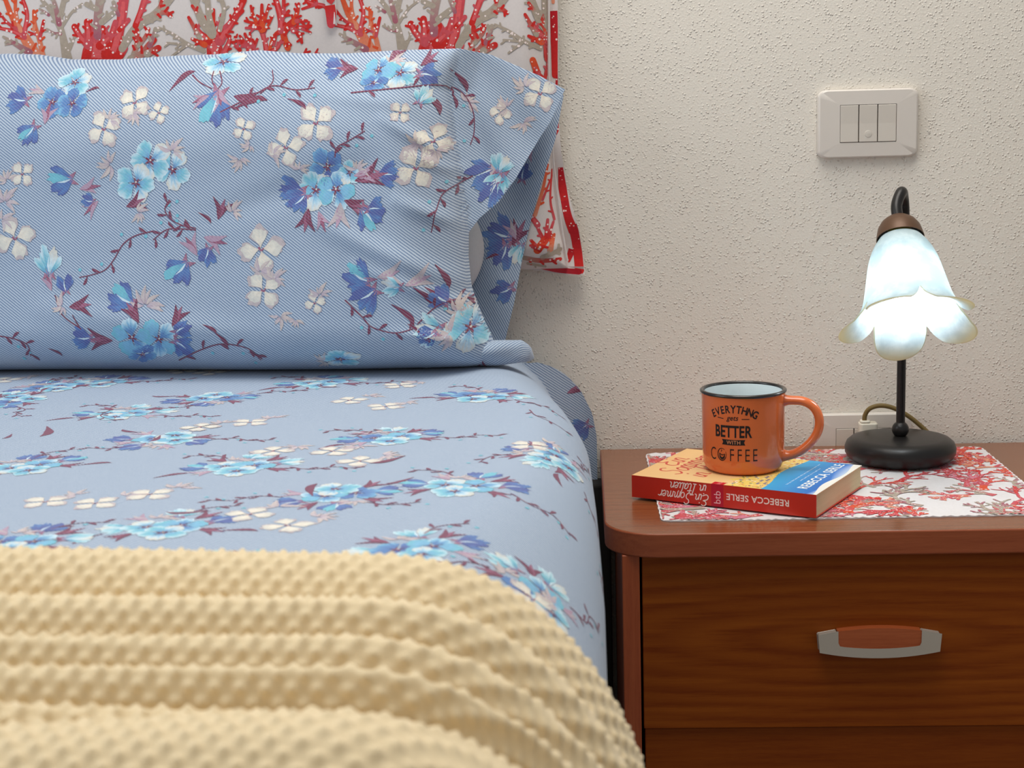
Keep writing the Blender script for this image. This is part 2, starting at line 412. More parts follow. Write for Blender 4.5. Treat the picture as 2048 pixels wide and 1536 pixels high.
PILLOW_PRINT = [('P', -0.5871, 0.9495, 0.02002, 0, 0, 0.8), ('P', -0.6083, 0.9278, 0.01779, 20, 1), ('P', -0.5846, 0.926, 0.01668, 60, 1), ('B', -0.6465, 0.9316, 0.02002, 170, 2), ('C', -0.624, 0.9399, 0.01557, 160, 2), ('C', -0.6135, 0.9098, 0.0189, 80, 1), ('B', -0.6311, 0.896, 0.02002, 230, 0), ('L', -0.5637, 0.9393, 0.01557, 10), ('P', -0.465, 0.8509, 0.02224, 30, 0), ('P', -0.4907, 0.8612, 0.02446, 10, 0), ('P', -0.5077, 0.8376, 0.02335, 40, 0), ('T', -0.5363, 0.8588, 0.02558, 170), ('T', -0.4644, 0.8709, 0.02002, 60), ('B', -0.5916, 0.8414, 0.02335, 190, 0), ('C', -0.5676, 0.8332, 0.02002, 10, 1), ('C', -0.5563, 0.8155, 0.01668, 220, 1), ('B', -0.5633, 0.8189, 0.01223, 170, 2), ('C', -0.5141, 0.8138, 0.0189, 20, 0), ('T', -0.5067, 0.8055, 0.01668, -30), ('G', [(-0.4886, 0.7852), (-0.5103, 0.78), (-0.5245, 0.7709), (-0.5353, 0.7547), (-0.5459, 0.7434), (-0.5619, 0.7381), (-0.5761, 0.7355)]), ('G', [(-0.4397, 0.7856), (-0.458, 0.787), (-0.4741, 0.7861), (-0.4895, 0.7754)]), ('G', [(-0.4397, 0.7873), (-0.4568, 0.7913), (-0.4703, 0.7996), (-0.4747, 0.8094), (-0.4693, 0.8191)]), ('C', -0.424, 0.7757, 0.02335, -20, 1), ('B', -0.428, 0.7595, 0.01668, 250, 2), ('C', -0.4426, 0.764, 0.02224, 120, 1), ('B', -0.458, 0.7437, 0.02446, 225, 0), ('L', -0.4304, 0.7979, 0.0189, -45), ('C', -0.4122, 0.8024, 0.02002, 70, 0), ('T', -0.398, 0.8038, 0.01668, 40), ('P', -0.4857, 0.6676, 0.02113, 10, 2), ('P', -0.516, 0.6695, 0.02224, 60, 2), ('P', -0.509, 0.6493, 0.01779, 20, 1, 0.6), ('B', -0.5729, 0.6689, 0.02002, 180, 2), ('C', -0.5476, 0.6665, 0.02446, 175, 0), ('B', -0.46, 0.678, 0.01668, 30, 2), ('B', -0.4619, 0.6603, 0.0189, -40, 2), ('C', -0.4654, 0.6878, 0.02113, 60, 0), ('B', -0.5241, 0.7118, 0.02669, 150, 0), ('T', -0.5, 0.704, 0.02446, 70), ('C', -0.5097, 0.692, 0.02224, 120, 0), ('S', [(-0.5744, 0.6793), (-0.5956, 0.6951), (-0.6049, 0.7167)]), ('S', [(-0.576, 0.6805), (-0.5837, 0.6951)]), ('B', -0.6116, 0.7495, 0.02446, 90, 1), ('C', -0.6108, 0.7265, 0.01779, 110, 1), ('B', -0.5932, 0.7264, 0.01557, 100, 2), ('C', -0.5809, 0.7047, 0.02224, 10, 0), ('T', -0.5956, 0.7048, 0.01668, 190), ('G', [(-0.4698, 0.6409), (-0.4413, 0.6541), (-0.4169, 0.6614), (-0.3946, 0.659), (-0.3815, 0.6528), (-0.3749, 0.6409)]), ('L', -0.4272, 0.6777, 0.0189, -40), ('L', -0.4161, 0.6662, 0.02224, -60), ('G', [(-0.6719, 0.6716), (-0.6548, 0.668), (-0.6415, 0.6607), (-0.6421, 0.6467)]), ('L', -0.6118, 0.6512, 0.01668, -40), ('W', -0.5442, 0.8971, 0.0189, 20), ('W', -0.5107, 0.9251, 0.01779, 50), ('W', -0.4816, 0.9129, 0.01112, 10), ('W', -0.3028, 0.8975, 0.02113, 30), ('W', -0.3358, 0.8723, 0.0189, 5), ('W', -0.3827, 0.8932, 0.01223, 20), ('W', -0.6505, 0.7798, 0.02224, 10), ('W', -0.6399, 0.8501, 0.01334, 30), ('W', -0.3665, 0.7643, 0.02335, 0), ('W', -0.3648, 0.7203, 0.02002, 30), ('W', -0.3076, 0.7059, 0.01112, 10), ('W', -0.1957, 0.8466, 0.02113, 20), ('W', -0.1784, 0.8745, 0.0189, 60), ('W', -0.212, 0.9062, 0.01112, 30), ('W', -0.0629, 0.9232, 0.0189, 20), ('W', -0.1091, 0.9023, 0.01223, 70), ('T', -0.5121, 0.9126, 0.01668, 300), ('T', -0.5378, 0.9067, 0.01668, 30), ('T', -0.6609, 0.8192, 0.02224, 60), ('T', -0.6643, 0.8, 0.01668, 20), ('T', -0.6575, 0.8439, 0.01446, 120), ('T', -0.3888, 0.8612, 0.01557, 250), ('T', -0.376, 0.8759, 0.01334, 200), ('T', -0.351, 0.8647, 0.01668, 20), ('T', -0.3682, 0.7391, 0.02002, 60), ('T', -0.3527, 0.7309, 0.0189, 60), ('T', -0.347, 0.6922, 0.01668, 280), ('T', -0.3304, 0.6878, 0.01334, 240), ('T', -0.3018, 0.7144, 0.01668, 90), ('T', -0.1936, 0.8737, 0.0189, 200), ('T', -0.1764, 0.8648, 0.0189, 280), ('T', -0.08, 0.9305, 0.02002, 120), ('T', -0.1005, 0.9083, 0.01668, 150), ('T', -0.0837, 0.8908, 0.01668, 300), ('T', -0.1456, 0.9152, 0.01668, 30), ('P', -0.4161, 0.9674, 0.02558, 0, 0, 0.55), ('L', -0.4588, 0.9456, 0.03336, 35), ('S', [(-0.449, 0.9537), (-0.4385, 0.945), (-0.4227, 0.9374)]), ('S', [(-0.4248, 0.9574), (-0.4249, 0.9474), (-0.4186, 0.9373)]), ('S', [(-0.4177, 0.9572), (-0.4126, 0.9442), (-0.4162, 0.9372)]), ('B', -0.4177, 0.9209, 0.03114, 255, 0), ('C', -0.4131, 0.9316, 0.0189, 285, 1), ('C', -0.3905, 0.9272, 0.02002, -15, 0), ('C', -0.4301, 0.9283, 0.01668, 200, 1), ('L', -0.377, 0.9171, 0.03892, 8), ('G', [(-0.4111, 0.9116), (-0.3778, 0.9268), (-0.354, 0.9386), (-0.3283, 0.9336), (-0.3061, 0.9351)]), ('L', -0.3259, 0.9173, 0.02446, -35), ('S', [(-0.367, 0.9303), (-0.3545, 0.9425), (-0.3567, 0.9564)]), ('P', -0.2911, 0.8504, 0.02002, 20, 1), ('P', -0.3046, 0.8261, 0.02113, 10, 0), ('P', -0.2823, 0.8257, 0.02224, 50, 2), ('P', -0.2668, 0.8439, 0.01334, 0, 0), ('B', -0.329, 0.8239, 0.02446, 180, 2), ('B', -0.3222, 0.8158, 0.02002, 220, 2), ('B', -0.2274, 0.8404, 0.02002, 0, 2), ('C', -0.2536, 0.8367, 0.02669, 15, 0), ('C', -0.2558, 0.841, 0.02224, 5, 1), ('T', -0.2585, 0.8463, 0.01668, 60), ('C', -0.3137, 0.7998, 0.02224, 260, 0), ('C', -0.2998, 0.7986, 0.01668, 290, 1), ('C', -0.278, 0.8044, 0.02558, 265, 2), ('C', -0.2669, 0.8121, 0.02224, -20, 0), ('B', -0.2481, 0.7974, 0.02335, -50, 0), ('B', -0.2409, 0.8047, 0.01668, 0, 2), ('G', [(-0.2824, 0.8603), (-0.2798, 0.8709), (-0.2655, 0.8785), (-0.2493, 0.8876)]), ('T', -0.3212, 0.8479, 0.01446, 60), ('P', -0.214, 0.9489, 0.02113, 10, 0, 0.75), ('P', -0.238, 0.9529, 0.02002, 40, 2, 0.8), ('P', -0.2414, 0.9387, 0.01557, 0, 1, 0.6), ('B', -0.2858, 0.9565, 0.01779, 185, 2), ('C', -0.2672, 0.9549, 0.02002, 180, 0), ('B', -0.1865, 0.9462, 0.0189, -10, 2), ('T', -0.2208, 0.9608, 0.01668, 60), ('C', -0.2247, 0.9667, 0.0189, 60, 0), ('C', -0.1883, 0.9601, 0.0189, 40, 0), ('G', [(-0.2655, 0.9285), (-0.213, 0.9325), (-0.1764, 0.9351), (-0.1535, 0.9284), (-0.1402, 0.9066), (-0.139, 0.8828), (-0.1435, 0.8673)]), ('L', -0.1559, 0.9396, 0.03114, -62), ('L', -0.183, 0.9161, 0.03336, -62), ('L', -0.1618, 0.9184, 0.02002, -80), ('B', -0.1895, 0.9217, 0.01668, 60, 1), ('G', [(-0.1411, 0.8325), (-0.1557, 0.8256), (-0.1696, 0.8169), (-0.1758, 0.8007), (-0.1815, 0.7769)]), ('B', -0.2565, 0.7323, 0.02446, 150, 0), ('B', -0.2501, 0.7134, 0.02446, 210, 2), ('C', -0.231, 0.7338, 0.02446, 10, 2), ('B', -0.2208, 0.7211, 0.01668, 180, 1), ('C', -0.201, 0.7256, 0.02669, 20, 2), ('L', -0.1912, 0.7072, 0.03336, -55), ('L', -0.1792, 0.7062, 0.03336, -55), ('L', -0.1729, 0.7283, 0.03114, -70), ('B', -0.1721, 0.7059, 0.02002, 140, 2), ('G', [(-0.1969, 0.6809), (-0.1786, 0.6968), (-0.1607, 0.7024), (-0.1466, 0.7009), (-0.1305, 0.6998)]), ('G', [(-0.2746, 0.7086), (-0.2562, 0.6894), (-0.2457, 0.6784), (-0.2212, 0.6722), (-0.197, 0.6772)]), ('L', -0.2139, 0.69, 0.03336, -50), ('L', -0.1968, 0.6686, 0.03336, -50), ('B', -0.1829, 0.6726, 0.02446, 180, 1), ('B', -0.1848, 0.6678, 0.0189, 200, 2), ('P', -0.1434, 0.6699, 0.02669, 10, 0), ('T', -0.1633, 0.6673, 0.02224, 180), ('T', -0.1559, 0.6882, 0.02224, 60), ('P', -0.2858, 0.6414, 0.02446, 0, 0, 0.45), ('T', -0.3033, 0.6388, 0.01668, 180), ('L', -0.3802, 0.6464, 0.01668, -40), ('B', -0.1285, 0.8356, 0.02446, 200, 2), ('C', -0.1189, 0.8353, 0.02002, 60, 2), ('B', -0.1105, 0.8254, 0.02113, 250, 1), ('B', -0.109, 0.8435, 0.02002, 70, 1), ('C', -0.125, 0.7881, 0.0189, 10, 0), ('B', -0.1191, 0.8156, 0.02224, 240, 2)]
HEM_PRINT = [('B', -0.1122, 0.759, 0.029, 160, 2), ('B', -0.111, 0.7381, 0.0232, 250, 2), ('C', -0.0974, 0.7527, 0.02552, 60, 0), ('B', -0.0919, 0.7376, 0.02088, 260, 1), ('C', -0.0985, 0.7586, 0.01972, 110, 1), ('B', -0.1098, 0.693, 0.02088, 200, 2), ('L', -0.1249, 0.7324, 0.0174, 10), ('C', -0.0769, 0.8583, 0.01972, 240, 1), ('B', -0.0865, 0.8292, 0.0174, 80, 2)]
